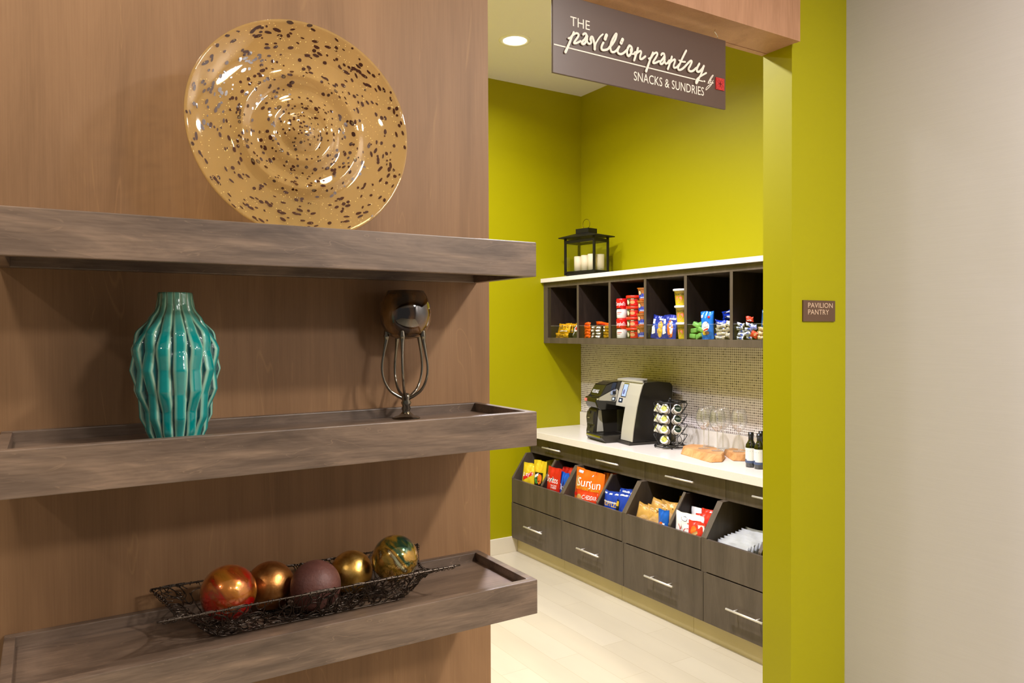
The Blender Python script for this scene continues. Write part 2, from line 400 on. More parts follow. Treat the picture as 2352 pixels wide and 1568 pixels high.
for k in range(760):
    r = .222*random.random()**.5; a = random.random()*2*PI; x, z = r*math.cos(a), r*math.sin(a); s = random.uniform(.0005, .0011)
    j = random.random()*6; V = [bm.verts.new((x+s*math.cos(j+q*2.09), prof_y(min(r, .226))-.0007+random.uniform(-1, 1)*.0004, z+s*math.sin(j+q*2.09))) for q in range(3)]
    f = bm.faces.new(V); f.material_index = 2
obj('platter_dish', bm, [AMBER, BROWNG, GOLDF], t, norm=False)
bm = B()
CLEAR = glass('clear acrylic', (.93, .93, .90), 0)
t2 = thing('display_stand', 'clear acrylic stand holding up the amber platter', 'stand', (.462, 1.615, ZT))
box(bm, -.055, .055, -.07, .045, 0, .004, bev=.001); box(bm, -.055, .055, .01, .015, .004, .10, bev=.001)
box(bm, -.055, -.05, -.07, .01, .004, .02); box(bm, .05, .055, -.07, .01, .004, .02); box(bm, -.055, .055, -.075, -.070, .0, .012)
obj('stand_plate', bm, CLEAR, t2)
# ================================================================ TEAL VASE
def vase():
    N_ = 16; H = .287
    rows = [(0, 124), (.012, 133), (.04, 156), (.06, 168), (.085, 184), (.115, 195), (.14, 202), (.165, 204), (.19, 196), (.205, 182), (.218, 160), (.229, 136), (.24, 116), (.25, 100), (.262, 88), (.275, 79), (.287, 76)]
    def R0(z):
        for (a, ra), (b, rb) in zip(rows, rows[1:]):
            if z <= b: return (ra+(rb-ra)*(z-a)/(b-a))*.000788/2
        return rows[-1][1]*.000788/2
    KA = [-.05, .046, .137, .212, .287]; KB = [-.06, .018, .098, .178, .240, .287]
    def zig(z, K):
        for i, (a, b) in enumerate(zip(K, K[1:])):
            if z <= b:
                s = (z-a)/(b-a)
                return -(1-abs(2*s-1))*1.0-.5*s*(1-s)
        return 0
    bm = B(); uvl = bm.loops.layers.uv.new('UVMap')
    M_ = 10; nz = 96; grid = []
    for i in range(nz+1):
        z = H*i/nz; row = []
        fade = min(1, (H-z)/.07)*min(1, .4+z/.05)
        for k in range(N_*M_):
            fl, u = divmod(k, M_); u = u/M_
            rid = (1-abs(2*u-1)**3.2)
            zz = zig(z, KA if fl % 2 else KB)
            r = R0(z)*1.0+.0078*fade*zz+.0018+fade*.0058*(rid-.75)
            a = 2*PI*k/(N_*M_)
            row.append(bm.verts.new((r*math.cos(a), r*math.sin(a), z)))
        grid.append(row)
    n_ = N_*M_
    for i in range(nz):
        for k in range(n_):
            f = bm.faces.new((grid[i][k], grid[i][(k+1) % n_], grid[i+1][(k+1) % n_], grid[i+1][k])); f.smooth = True
            for lp, (kk, ii) in zip(f.loops, ((k, i), (k+1, i), (k+1, i+1), (k, i+1))): lp[uvl].uv = (kk/M_, ii/nz)
    # lip, inner neck and base
    top = grid[-1]; rin = [bm.verts.new((v.co.x*.84, v.co.y*.84, H)) for v in top]; rdn = [bm.verts.new((v.co.x*.8, v.co.y*.8, H-.05)) for v in top]
    for A_, B_ in ((top, rin), (rin, rdn)):
        for k in range(n_): f = bm.faces.new((A_[k], A_[(k+1) % n_], B_[(k+1) % n_], B_[k])); f.smooth = True; f.material_index = 0
    bm.faces.new(list(reversed(grid[0])))
    bm.faces.new(rdn)
    m, t, b = nmat('teal crackle glaze'); N = t.nodes.new; L = t.links.new
    uv = N('ShaderNodeTexCoord'); sx = N('ShaderNodeSeparateXYZ'); L(uv.outputs['UV'], sx.inputs[0])
    fr = N('ShaderNodeMath'); fr.operation = 'FRACT'; L(sx.outputs[0], fr.inputs[0])
    nz_ = N('ShaderNodeTexNoise'); nz_.inputs['Scale'].default_value = 14; L(uv.outputs['Object'], nz_.inputs[0])
    ad = N('ShaderNodeMath'); ad.operation = 'MULTIPLY_ADD'; ad.inputs[1].default_value = .14; L(nz_.outputs[0], ad.inputs[0])
    s2 = N('ShaderNodeMath'); s2.operation = 'SUBTRACT'; L(fr.outputs[0], s2.inputs[0]); s2.inputs[1].default_value = .07; L(s2.outputs[0], ad.inputs[2])
    r = N('ShaderNodeValToRGB'); e = r.color_ramp.elements
    e[0].position = .0; e[0].color = lin((8, 52, 56)); e[1].position = 1; e[1].color = lin((8, 52, 56))
    for p, c in ((.05, (10, 74, 76)), (.11, (150, 186, 164)), (.20, (110, 180, 164)), (.29, (0, 134, 130)), (.66, (0, 128, 126)), (.76, (60, 160, 148)), (.87, (156, 188, 164)), (.94, (12, 84, 84))):
        k = e.new(p); k.color = lin(c)
    L(ad.outputs[0], r.inputs[0])
    # neck turns olive grey, a few worn patches
    rz = N('ShaderNodeValToRGB'); rz.color_ramp.elements[0].position = .70; rz.color_ramp.elements[1].position = .9; L(sx.outputs[1], rz.inputs[0])
    sc = N('ShaderNodeMath'); sc.operation = 'MULTIPLY'; sc.inputs[1].default_value = .6; L(rz.outputs[0], sc.inputs[0])
    mx = N('ShaderNodeMixRGB'); L(sc.outputs[0], mx.inputs[0]); L(r.outputs[0], mx.inputs[1]); mx.inputs[2].default_value = lin((104, 128, 92))
    n2 = N('ShaderNodeTexNoise'); n2.inputs['Scale'].default_value = 18; n2.inputs['Detail'].default_value = 6; L(uv.outputs['Object'], n2.inputs[0])
    r4 = N('ShaderNodeValToRGB'); r4.color_ramp.elements[0].position = .73; r4.color_ramp.elements[1].position = .76; L(n2.outputs[0], r4.inputs[0])
    m4 = N('ShaderNodeMixRGB'); L(r4.outputs[0], m4.inputs[0]); L(mx.outputs[0], m4.inputs[1]); m4.inputs[2].default_value = lin((120, 92, 50))
    L(m4.outputs[0], b.inputs['Base Color']); b.inputs['Roughness'].default_value = .12; b.inputs['Coat Weight'].default_value = .6; b.inputs['Coat Roughness'].default_value = .03
    vo = N('ShaderNodeTexVoronoi'); vo.inputs['Scale'].default_value = 90; L(uv.outputs['Object'], vo.inputs[0])
    bp = N('ShaderNodeBump'); bp.inputs['Strength'].default_value = .12; bp.inputs['Distance'].default_value = .002; L(vo.outputs[0], bp.inputs['Height']); L(bp.outputs[0], b.inputs['Normal'])
    o = obj('vase', bm, m, loc=(.219, 1.600, ZM), rot=(0, 0, .17))
    tag(o, 'tall teal fluted ceramic vase with pale ridges standing on the middle shelf', 'vase')
vase()
# ================================================================ GOBLET ON TENDRIL LEGS
def goblet():
    t = thing('glass_goblet', 'dark tortoiseshell glass goblet on looping tendril legs, right end of the middle shelf', 'candle holder', (.737, 1.668, ZM))
    m, tr, b = nmat('tortoiseshell glass'); N = tr.nodes.new; L = tr.links.new
    tc = N('ShaderNodeTexCoord'); mp = N('ShaderNodeMapping'); mp.inputs['Scale'].default_value = (1, 1, .55); L(tc.outputs['Object'], mp.inputs[0])
    v = N('ShaderNodeTexNoise'); v.inputs['Scale'].default_value = 26; v.inputs['Detail'].default_value = 1.5; L(mp.outputs[0], v.inputs[0])
    r = N('ShaderNodeValToRGB'); r.color_ramp.elements[0].color = lin((16, 8, 5)); r.color_ramp.elements[1].color = lin((120, 80, 34)); r.color_ramp.elements[0].position = .44; r.color_ramp.elements[1].position = .66
    L(v.outputs[0], r.inputs[0]); L(r.outputs[0], b.inputs['Base Color']); b.inputs['Roughness'].default_value = .06; b.inputs['Specular IOR Level'].default_value = .9; b.inputs['Coat Weight'].default_value = 1
    SM = mat('smoky gunmetal glass', (140, 132, 118), .10, metal=.9)
    bm = B()
    out = [(.004, .190), (.02, .191), (.036, .197), (.050, .210), (.059, .228), (.0625, .250), (.060, .272), (.053, .292), (.044, .306)]
    lathe(bm, out+[(.042, .3065)]+[(r_-.0035, z_+.002 if z_ < .2 else z_) for r_, z_ in reversed(out[1:])]+[(0, .195)], 48)
    obj('cup', bm, m, t)
    for k in range(5):
        a = 2*PI*k/5+.35; bm = B()
        pr = [(.046, .212, .0055), (.046, .198, .0072), (.047, .186, .0050), (.052, .160, .0034), (.057, .125, .0031), (.053, .095, .0031), (.040, .070, .0034), (.022, .056, .0040), (.008, .048, .004), (.003, .036, .004)]
        P = []; rr = []
        sp = spline([(r_*math.cos(a+.5*(.2-z_)), r_*math.sin(a+.5*(.2-z_)), z_) for r_, z_, w in pr], 5)
        for i in range(len(sp)):
            s = i/5; j = min(int(s), len(pr)-2); rr.append(pr[j][2]+(pr[j+1][2]-pr[j][2])*(s-j))
        tube(bm, sp, rr, 8); obj('leg', bm, SM, t)
    bm = B(); lathe(bm, [(0, .062), (.008, .060), (.012, .052), (.009, .045), (.0125, .038), (.009, .030), (.0115, .024), (.009, .018), (.012, .012)], 24); obj('stem', bm, SM, t)
    bm = B(); lathe(bm, [(.010, .016), (.018, .008), (.030, .0035), (.034, .001), (.033, 0), (0, 0)], 40); obj('foot', bm, glass('smoky clear glass', (.7, .66, .58), 0), t)
goblet()
# ================================================================ WIRE BASKET AND FIVE BALLS
def basket():
    random.seed(11)
    WIRE = mat('blackened steel wire', (84, 74, 66), .28, metal=.95)
    t = thing('wire_basket', 'long open black wire basket of tangled loops lying on the bottom shelf', 'basket', (.48, 1.60, ZB))
    L_ = .60; Z = .073
    def sm(x): x = max(0, min(1, x)); return x*x*(3-2*x)
    def S_(u, v):
        # u along, v across front rim -> back rim; ends lift to a sagging end rod
        a = min(u, 1-u); k = sm(a/.19)
        y = -.1+.2*v
        full = (0 if .30 < v < .70 else (sm((.30-v)/.30) if v <= .30 else sm((v-.70)/.30)))*Z
        endz = Z-.026*math.sin(PI*v)
        z = .0022+endz*(1-k)+full*k
        x = (-L_/2+L_*u)
        ins = .034*math.sin(PI*v)*(1-k)
        x += ins if u < .5 else -ins
        yy = y*(1-.10*math.sin(PI*v)*k)
        return Vector((x, yy, z))
    bm = B()
    # rim rods with overhanging tips, end rods, floor rods
    tube(bm, [S_(-.02, 0)]+[S_(i/30, 0) for i in range(31)]+[S_(1.02, 0)], .0019, 8)
    tube(bm, [S_(i/30, 1) for i in range(31)], .0019, 8)
    for u in (0, 1): tube(bm, [S_(u, i/16) for i in range(17)], .0019, 8)
    for v in (.28, .72): tube(bm, [S_(.16+.68*i/24, v) for i in range(25)], .0015, 6)
    obj('rim_rods', bm, WIRE, t)
    bm = B()
    def lay(P2, r, j=.0016):
        P3 = []
        ph = random.random()*6
        for i, (u, v) in enumerate(P2):
            p = S_(max(0, min(1, u)), max(0, min(1, v))); p.z += .0012+j*math.sin(ph+i*1.1); P3.append(p)
        tube(bm, P3, r, 5)
    for k in range(380):
        u = random.uniform(.0, 1.0); v = random.random(); s = random.uniform(.014, .032); a0 = random.random()*6.3; ar = random.uniform(2.6, 5.6)
        el = random.uniform(.55, 1.0); j = random.random()*PI
        P2 = []
        for i in range(13):
            q = a0+ar*i/12; x = s*math.cos(q); y = s*el*math.sin(q)
            P2.append((u+(x*math.cos(j)-y*math.sin(j))/L_, v+(x*math.sin(j)+y*math.cos(j))/.27))
        lay(P2, random.uniform(.0009, .0013))
    # coils wound round the rods
    for path, n_ in ((lambda s: S_(s, 0), 44), (lambda s: S_(s, 1), 44), (lambda s: S_(0, s), 26), (lambda s: S_(1, s), 26)):
        for k in range(n_):
            c = path((k+.5+random.uniform(-.3, .3))/n_); d = (path(min(1, (k+1)/n_))-path(k/n_)).normalized()
            e = d.cross(Vector((0, 0, 1))).normalized(); g = d.cross(e); r_ = random.uniform(.0028, .0042)
            tube(bm, [c+r_*(math.cos(q*.7)*e+math.sin(q*.7)*g)+d*.0012*(q-4.5)*.4-Vector((0, 0, .001)) for q in range(10)], .0008, 5)
    obj('wire_mesh', bm, WIRE, t)
basket()
def leafball(name, cols, label, c, r, rough=.25, metal=1, bump=.2, scale=20, spread=(.35, .65), dist=1.0, coat=.0, cat='decorative ball'):
    m, t, b = nmat(name); N = t.nodes.new; L = t.links.new
    tc = N('ShaderNodeTexCoord'); n = N('ShaderNodeTexNoise'); n.inputs['Scale'].default_value = scale; n.inputs['Detail'].default_value = 6; n.inputs['Distortion'].default_value = dist
    L(tc.outputs['Object'], n.inputs[0]); rp = N('ShaderNodeValToRGB'); e = rp.color_ramp.elements
    e[0].position = spread[0]; e[1].position = spread[1]; e[0].color = lin(cols[0]); e[1].color = lin(cols[-1])
    for i, c_ in enumerate(cols[1:-1]):
        k = e.new(spread[0]+(spread[1]-spread[0])*(i+1)/(len(cols)-1)); k.color = lin(c_)
    L(n.outputs[0], rp.inputs[0]); L(rp.outputs[0], b.inputs['Base Color']); b.inputs['Metallic'].default_value = metal; b.inputs['Roughness'].default_value = rough
    b.inputs['Coat Weight'].default_value = coat; b.inputs['Coat Roughness'].default_value = .04
    n2 = N('ShaderNodeTexNoise'); n2.inputs['Scale'].default_value = 160; n2.inputs['Detail'].default_value = 5; L(tc.outputs['Object'], n2.inputs[0])
    bp = N('ShaderNodeBump'); bp.inputs['Strength'].default_value = bump; bp.inputs['Distance'].default_value = .002; L(n2.outputs[0], bp.inputs['Height']); L(bp.outputs[0], b.inputs['Normal'])
    bm = B(); ball(bm, (0, 0, 0), r, 24)
    o = obj('decorative_ball', bm, m, loc=c)
    tag(o, label, cat, 'decorative balls in the wire basket'); return o
leafball('red amber lacquer', ((120, 66, 14), (176, 112, 30), (190, 110, 34), (150, 70, 20), (196, 20, 10), (204, 14, 10)), 'glossy red and amber lacquered ball, leftmost in the wire basket', (.311, 1.590, 1.1435), .0548, .24, .6, .12, 7.5, (.34, .62), 1.2, 1)
leafball('copper leaf', ((176, 112, 56), (214, 152, 88)), 'satin copper gold ball between the red ball and the brown wood ball', (.409, 1.652, 1.1215), .0512, .38, 1, .18, 30)
leafball('brown wood grain', ((84, 48, 40), (104, 62, 52)), 'matt reddish brown wooden ball in the middle of the wire basket', (.4863, 1.580, 1.1280), .0528, .55, 0, .5, 24)
leafball('gold leaf', ((200, 150, 66), (236, 196, 112)), 'bright gold leaf ball between the brown wood ball and the green marbled ball', (.592, 1.652, 1.1195), .0478, .36, 1, .22, 30)
leafball('green gold marble', ((24, 70, 60), (60, 90, 50), (170, 130, 40), (196, 150, 56), (110, 74, 20), (214, 214, 170), (30, 80, 60)), 'glossy green and gold marbled glass ball, rightmost in the wire basket', (.672, 1.588, 1.1540), .0522, .12, .7, .08, 8, (.34, .68), 2.2, 1)
# ================================================================ HANGING SIGN (x centre 1.6405, top z 2.662)
SIGNB = mat('satin brown sign board', (84, 62, 50), .33, spec=.6); CREAM = mat('cream lettering', (240, 228, 212), .5); REDM = mat('red enamel', (200, 42, 36), .4)
DRED = mat('dark red line', (140, 14, 18), .5); PAPERW = mat('printed white', (244, 242, 238), .5); CHROME = mat('polished chrome', (210, 208, 202), .15, metal=1)
SCRIPT = [([(-0.2897, -0.1045), (-0.2963, -0.1183), (-0.3037, -0.1356), (-0.3119, -0.1529), (-0.3201, -0.1689)], [0.005, 0.0055, 0.006, 0.0068, 0.0075]), ([(-0.3086, -0.1267), (-0.302, -0.1241), (-0.2979, -0.1187), (-0.2897, -0.1111), (-0.2798, -0.106), (-0.2723, -0.1076), (-0.2732, -0.1137), (-0.2798, -0.123), (-0.2865, -0.1315), (-0.289, -0.1369), (-0.2832, -0.1366), (-0.2749, -0.1326), (-0.2649, -0.1266)], 0.00558), ([(-0.2549, -0.1047), (-0.2498, -0.101), (-0.2448, -0.1007), (-0.2431, -0.1057), (-0.2482, -0.1167), (-0.2566, -0.125), (-0.26, -0.1316), (-0.2541, -0.1331), (-0.2466, -0.127), (-0.2398, -0.115)], 0.0062), ([(-0.2448, -0.1013), (-0.2398, -0.107), (-0.2406, -0.1152), (-0.239, -0.1242), (-0.2331, -0.1284), (-0.2246, -0.1234), (-0.2271, -0.1152)], 0.00558), ([(-0.2271, -0.1152), (-0.2246, -0.1073), (-0.2195, -0.1056), (-0.2153, -0.1141), (-0.211, -0.1254), (-0.2107, -0.1401)], 0.007129999999999999), ([(-0.2107, -0.1401), (-0.2076, -0.1247), (-0.2007, -0.1126), (-0.1904, -0.0984), (-0.1791, -0.0887)], 0.004339999999999999), ([(-0.1652, -0.0886), (-0.1679, -0.0939), (-0.1705, -0.1012)], 0.0093), ([(-0.1775, -0.1141), (-0.1827, -0.1226), (-0.1853, -0.1312), (-0.1819, -0.1366), (-0.1715, -0.1353), (-0.1593, -0.1295), (-0.1522, -0.1207)], 0.0062), ([(-0.154, -0.1238), (-0.1417, -0.1105), (-0.131, -0.0947), (-0.1257, -0.0786), (-0.1292, -0.078), (-0.1381, -0.0907), (-0.1469, -0.1074), (-0.1505, -0.1231), (-0.1461, -0.1352), (-0.1364, -0.1347), (-0.1258, -0.1272), (-0.1151, -0.1135)], 0.005889999999999999), ([(-0.1007, -0.0887), (-0.104, -0.0949), (-0.107, -0.101)], 0.0093), ([(-0.1142, -0.1134), (-0.1205, -0.1242), (-0.1196, -0.1336), (-0.1098, -0.1359), (-0.0973, -0.1301), (-0.0846, -0.1187)], 0.0062), ([(-0.0737, -0.1027), (-0.0801, -0.1123), (-0.0837, -0.1254), (-0.0792, -0.1356), (-0.0701, -0.1298), (-0.0637, -0.1161), (-0.0655, -0.1053), (-0.0737, -0.1027)], 0.0068200000000000005), ([(-0.0646, -0.1079), (-0.0701, -0.1159), (-0.0665, -0.1249), (-0.0583, -0.1262), (-0.05, -0.1176)], 0.004339999999999999), ([(-0.039, -0.1037), (-0.0445, -0.1194), (-0.0547, -0.145)], 0.0062), ([(-0.051, -0.1276), (-0.039, -0.1169), (-0.0279, -0.1106), (-0.0246, -0.1142), (-0.0288, -0.1262), (-0.0289, -0.1353), (-0.0205, -0.1338), (-0.0074, -0.1236)], 0.005889999999999999), ([(0.0246, -0.105), (0.016, -0.1226), (0.0064, -0.145), (-0.0042, -0.1699)], [0.005, 0.0058, 0.0064, 0.0075]), ([(0.0075, -0.1281), (0.016, -0.1234), (0.0256, -0.1112), (0.0385, -0.1032), (0.0438, -0.1062), (0.0374, -0.1186), (0.0266, -0.1333), (0.0266, -0.1389), (0.0373, -0.1354), (0.0513, -0.128)], 0.005889999999999999), ([(0.06, -0.1064), (0.0644, -0.1015), (0.072, -0.1009), (0.0731, -0.1071), (0.0665, -0.118), (0.0567, -0.1286), (0.0578, -0.1357), (0.0676, -0.1315), (0.0752, -0.118)], 0.0062), ([(0.072, -0.1009), (0.0752, -0.1099), (0.0741, -0.1214), (0.0785, -0.1311), (0.0862, -0.1281), (0.0949, -0.1176)], 0.00558), ([(0.1071, -0.1032), (0.0993, -0.1233), (0.0894, -0.1461)], 0.0062), ([(0.0938, -0.1291), (0.106, -0.118), (0.1193, -0.1099), (0.1204, -0.1162), (0.1148, -0.1302), (0.117, -0.1371), (0.1282, -0.1335), (0.1394, -0.1225)], 0.005889999999999999), ([(0.171, -0.0715), (0.1574, -0.093), (0.1439, -0.1168), (0.1338, -0.1349), (0.1393, -0.1405), (0.1528, -0.1348), (0.1676, -0.1223)], 0.0062), ([(0.1394, -0.1094), (0.1506, -0.1114), (0.166, -0.1094)], 0.00496), ([(0.1664, -0.1233), (0.1778, -0.1122), (0.1904, -0.1017), (0.1961, -0.1031), (0.1892, -0.1167), (0.1812, -0.1297), (0.1869, -0.1361), (0.2007, -0.1329), (0.2169, -0.1201)], 0.0062), ([(0.232, -0.1032), (0.2227, -0.1174), (0.2203, -0.1294), (0.2308, -0.1301), (0.2448, -0.1184), (0.2531, -0.1069)], 0.0068200000000000005), ([(0.2531, -0.1069), (0.2448, -0.1268), (0.2331, -0.1471), (0.2203, -0.1693), (0.2157, -0.1684), (0.2203, -0.1577), (0.2355, -0.1451), (0.2637, -0.1285)], 0.0052699999999999995)]
THIN = [([(-0.3578, -0.1527), (0.2507, -0.1575)], 0.0036), ([(0.2571, -0.1561), (0.2608, -0.1561)], 0.0052), ([(0.2755, -0.16), (0.2874, -0.1462), (0.3006, -0.1304), (0.297, -0.1297), (0.2874, -0.1412), (0.2767, -0.1581), (0.285, -0.1576), (0.2898, -0.1483), (0.2815, -0.1481)], 0.0022), ([(0.2922, -0.1462), (0.2891, -0.1552), (0.297, -0.153), (0.3018, -0.1454), (0.2922, -0.1623), (0.2719, -0.1808), (0.2665, -0.1834), (0.2708, -0.1743), (0.285, -0.1635), (0.303, -0.1537)], 0.0022)]
RC = [0]
def ribbon(bm, pts, w, y0, y1):
    """a brush stroke with rounded ends, as a solid standing off the board"""
    P = spline([(x, 0, z) for x, z in pts], 5); m = len(P)
    ws = w if isinstance(w, list) else [w]*2
    rings = []
    def wd(i):
        s = i/(m-1)*(len(ws)-1); k = min(int(s), len(ws)-2); return (ws[k]+(ws[k+1]-ws[k])*(s-k))/2*(1.14 if y0 < -.006 else 1)
    n = 12; RC[0] += 1; sb = (RC[0] % 5)*.00025
    for i in range(m):
        c = P[i]; r = wd(i)
        if i < m-1:
            d = (P[i+1]-P[i]); d = d.normalized() if d.length > 1e-7 else Vector((1, 0, 0)); e = Vector((-d.z, 0, d.x))
            a, b = P[i], P[i+1]; ra, rb = wd(i), wd(i+1)
            q = [a+e*ra, b+e*rb, b-e*rb, a-e*ra]
            yq = y0-sb-.00004*(i % 6); V0 = [bm.verts.new((v.x, yq, v.z)) for v in q]; V1 = [bm.verts.new((v.x, y1, v.z)) for v in q]
            bm.faces.new(V0)
            for k in (0, 2): bm.faces.new((V0[k], V0[(k+1) % 4], V1[(k+1) % 4], V1[k]))
        if i in (0, m-1) or i % 2 == 0:
            jj = y0-sb-.00002-.00004*(i % 6)
            V0 = [bm.verts.new((c.x+r*math.cos(2*PI*k/n), jj, c.z+r*math.sin(2*PI*k/n))) for k in range(n)]
            V1 = [bm.verts.new((c.x+r*math.cos(2*PI*k/n), y1, c.z+r*math.sin(2*PI*k/n))) for k in range(n)]
            bm.faces.new(V0)
            for k in range(n): bm.faces.new((V0[k], V0[(k+1) % n], V1[(k+1) % n], V1[k]))
def flat(bm, s, x0, x1, z0, z1, y, mi=0):
    vs, fs = glyphs(s); V = [bm.verts.new((x0+a*(x1-x0), y, z0+b*(z1-z0))) for a, b in vs]
    for f in fs:
        try: bm.faces.new([V[i] for i in f]).material_index = mi
        except ValueError: pass
t = thing('hanging_sign', 'brown hanging sign with raised cream script lettering below the wooden header', 'sign', (1.6405, 1.825, 2.662))
bm = B(); box(bm, -.3625, .3625, -.004, .004, -.235, 0, bev=.0008); obj('sign_board', bm, SIGNB, t)
bm = B()
for pts, w in SCRIPT: ribbon(bm, pts, w, -.0088, -.0062)
o = obj('script_lettering', bm, CREAM, t, norm=False); o['label'] = 'raised cream script reading pavilion pantry'
bm = B()
for pts, w in THIN: ribbon(bm, pts, w, -.0044, -.0041)
flat(bm, 'THE', -.299, -.226, -.085, -.0575, -.0044); flat(bm, 'SNACKS & SUNDRIES', -.0515, .2575, -.2055, -.177, -.0044)
o = obj('printed_lettering', bm, CREAM, t, norm=False); o['label'] = 'flat cream line and lettering THE, SNACKS & SUNDRIES, by'
bm = B(); box(bm, .3125, .3525, -.0075, -.004, -.1735, -.1335)
def loopline(cx, cz, a, L_, W_):
    P = []
    for k in range(25):
        q = 2*PI*k/24; r = L_*(.5-.5*math.cos(q)); s = W_*math.sin(q)*(1-.2*math.cos(q))
        P.append((cx+r*math.cos(a)-s*math.sin(a), cz+r*math.sin(a)+s*math.cos(a)))
    return P
for k in range(4):
    a = PI/4+k*PI/2
    for L_, W_ in ((.0215, .0062), (.014, .0028)):
        P = loopline(.3325+.0015*math.cos(a), -.1535+.0015*math.sin(a), a, L_, W_)
        n0 = len(bm.faces)
        for p, q in zip(P, P[1:]):
            d = Vector((q[0]-p[0], 0, q[1]-p[1]))
            if d.length < 1e-6: continue
            e = Vector((-d.z, 0, d.x)).normalized()*.0007
            f = bm.faces.new([bm.verts.new((v.x, -.0078, v.z)) for v in (Vector((p[0], 0, p[1]))+e, Vector((q[0], 0, q[1]))+e, Vector((q[0], 0, q[1]))-e, Vector((p[0], 0, p[1]))-e)]); f.material_index = 1
o = obj('emblem', bm, [REDM, DRED], t, norm=False); o['label'] = 'red square emblem with four looped petals'
for x in (.3205, -.3205):
    bm = B(); tube(bm, spline([(x-.004, 0, .031), (x-.008, 0, .024), (x-.003, 0, .019), (x+.004, 0, .013), (x+.006, 0, .004), (x+.001, 0, -.006), (x-.006, 0, -.009)], 6), .0011, 8); obj('hook', bm, CHROME, t)
t = thing('room_plaque', 'small brown wall plaque reading PAVILION PANTRY on the green wall', 'sign', (2.4505, 1.779, 1.737))
bm = B(); box(bm, -.0935, .0935, -.006, 0, -.039, .039, bev=.0006); obj('plaque_board', bm, mat('brown plaque', (92, 66, 50), .5), t)
bm = B(); flat(bm, 'PAVILION', -.067, .077, .0115, .030, -.0064); flat(bm, 'PANTRY', -.067, .055, -.0135, .005, -.0064); obj('lettering', bm, mat('tan lettering', (206, 176, 150), .5), t, norm=False)
# ================================================================ WALL CUBBY UNIT  x 3.274..3.62, z 1.568..2.03, dividers every .3575 m
YD = [4.722, 4.365, 4.0055, 3.648, 3.2905, 2.9355, 2.58, 2.222]
t = thing('wall_cubby_unit', 'dark brown open cubby unit on the pantry wall under a white slab', 'shelf unit', (3.64, 3.5, 1.568))
def wp(name, x0, x1, y0, y1, z0, z1, m, bev=.001):
    bm = B(); box(bm, x0-3.64, x1-3.64, y0-3.5, y1-3.5, z0-1.568, z1-1.568, bev=bev); return obj(name, bm, m, t)
wp('bottom_board', 3.274, 3.64, 2.21, 4.80, 1.568, 1.610, CABWOOD)
wp('top_board', 3.274, 3.64, 2.21, 4.80, 1.992, 2.03, CABWOOD)
wp('side_panel', 3.274, 3.64, 4.748, 4.80, 1.610, 1.992, CABWOOD)
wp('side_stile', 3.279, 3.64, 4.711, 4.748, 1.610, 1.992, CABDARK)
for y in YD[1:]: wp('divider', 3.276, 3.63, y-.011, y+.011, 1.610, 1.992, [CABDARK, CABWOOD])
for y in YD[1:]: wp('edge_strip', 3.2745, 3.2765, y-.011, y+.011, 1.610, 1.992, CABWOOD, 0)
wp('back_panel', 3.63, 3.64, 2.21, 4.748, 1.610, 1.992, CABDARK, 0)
LIPSHINE = glass('painted lip highlight', (.9, .92, .9), .18, (245, 245, 240), .1, .5)  # whitish strip material: highlight line painted along the lip tops
LIPM = glass('clear lip acrylic', (.96, .97, .96), 0, (255, 255, 255), .02, .5, .02)
for a, b in zip(YD, YD[1:]):
    bm = B(); box(bm, 3.2785-3.64, 3.2815-3.64, b+.013-3.5, a-.013-3.5, .042, .1305); box(bm, 3.2785-3.64, 3.2815-3.64, b+.013-3.5, a-.013-3.5, .1305, .132, 1); obj('acrylic_lip', bm, [LIPM, LIPSHINE], t)
bm = B(); box(bm, 3.264-3.64, 3.2735-3.64, 2.594-3.5, 2.602-3.5, .042, .132); obj('lip_end_glare', bm, PAPERW, t)  # plain white block in place of the glare on the acrylic edge
bm = B(); box(bm, 3.246, 3.64, 2.2, 4.80, 2.031, 2.061, bev=.0015)
QUARTZ = mat('white speckled quartz', (226, 218, 204), .22, var=.05, vscale=260)
tag(obj('cubby_top_slab', bm, QUARTZ), 'thin white stone slab on top of the cubby unit, under the lantern', 'shelf')
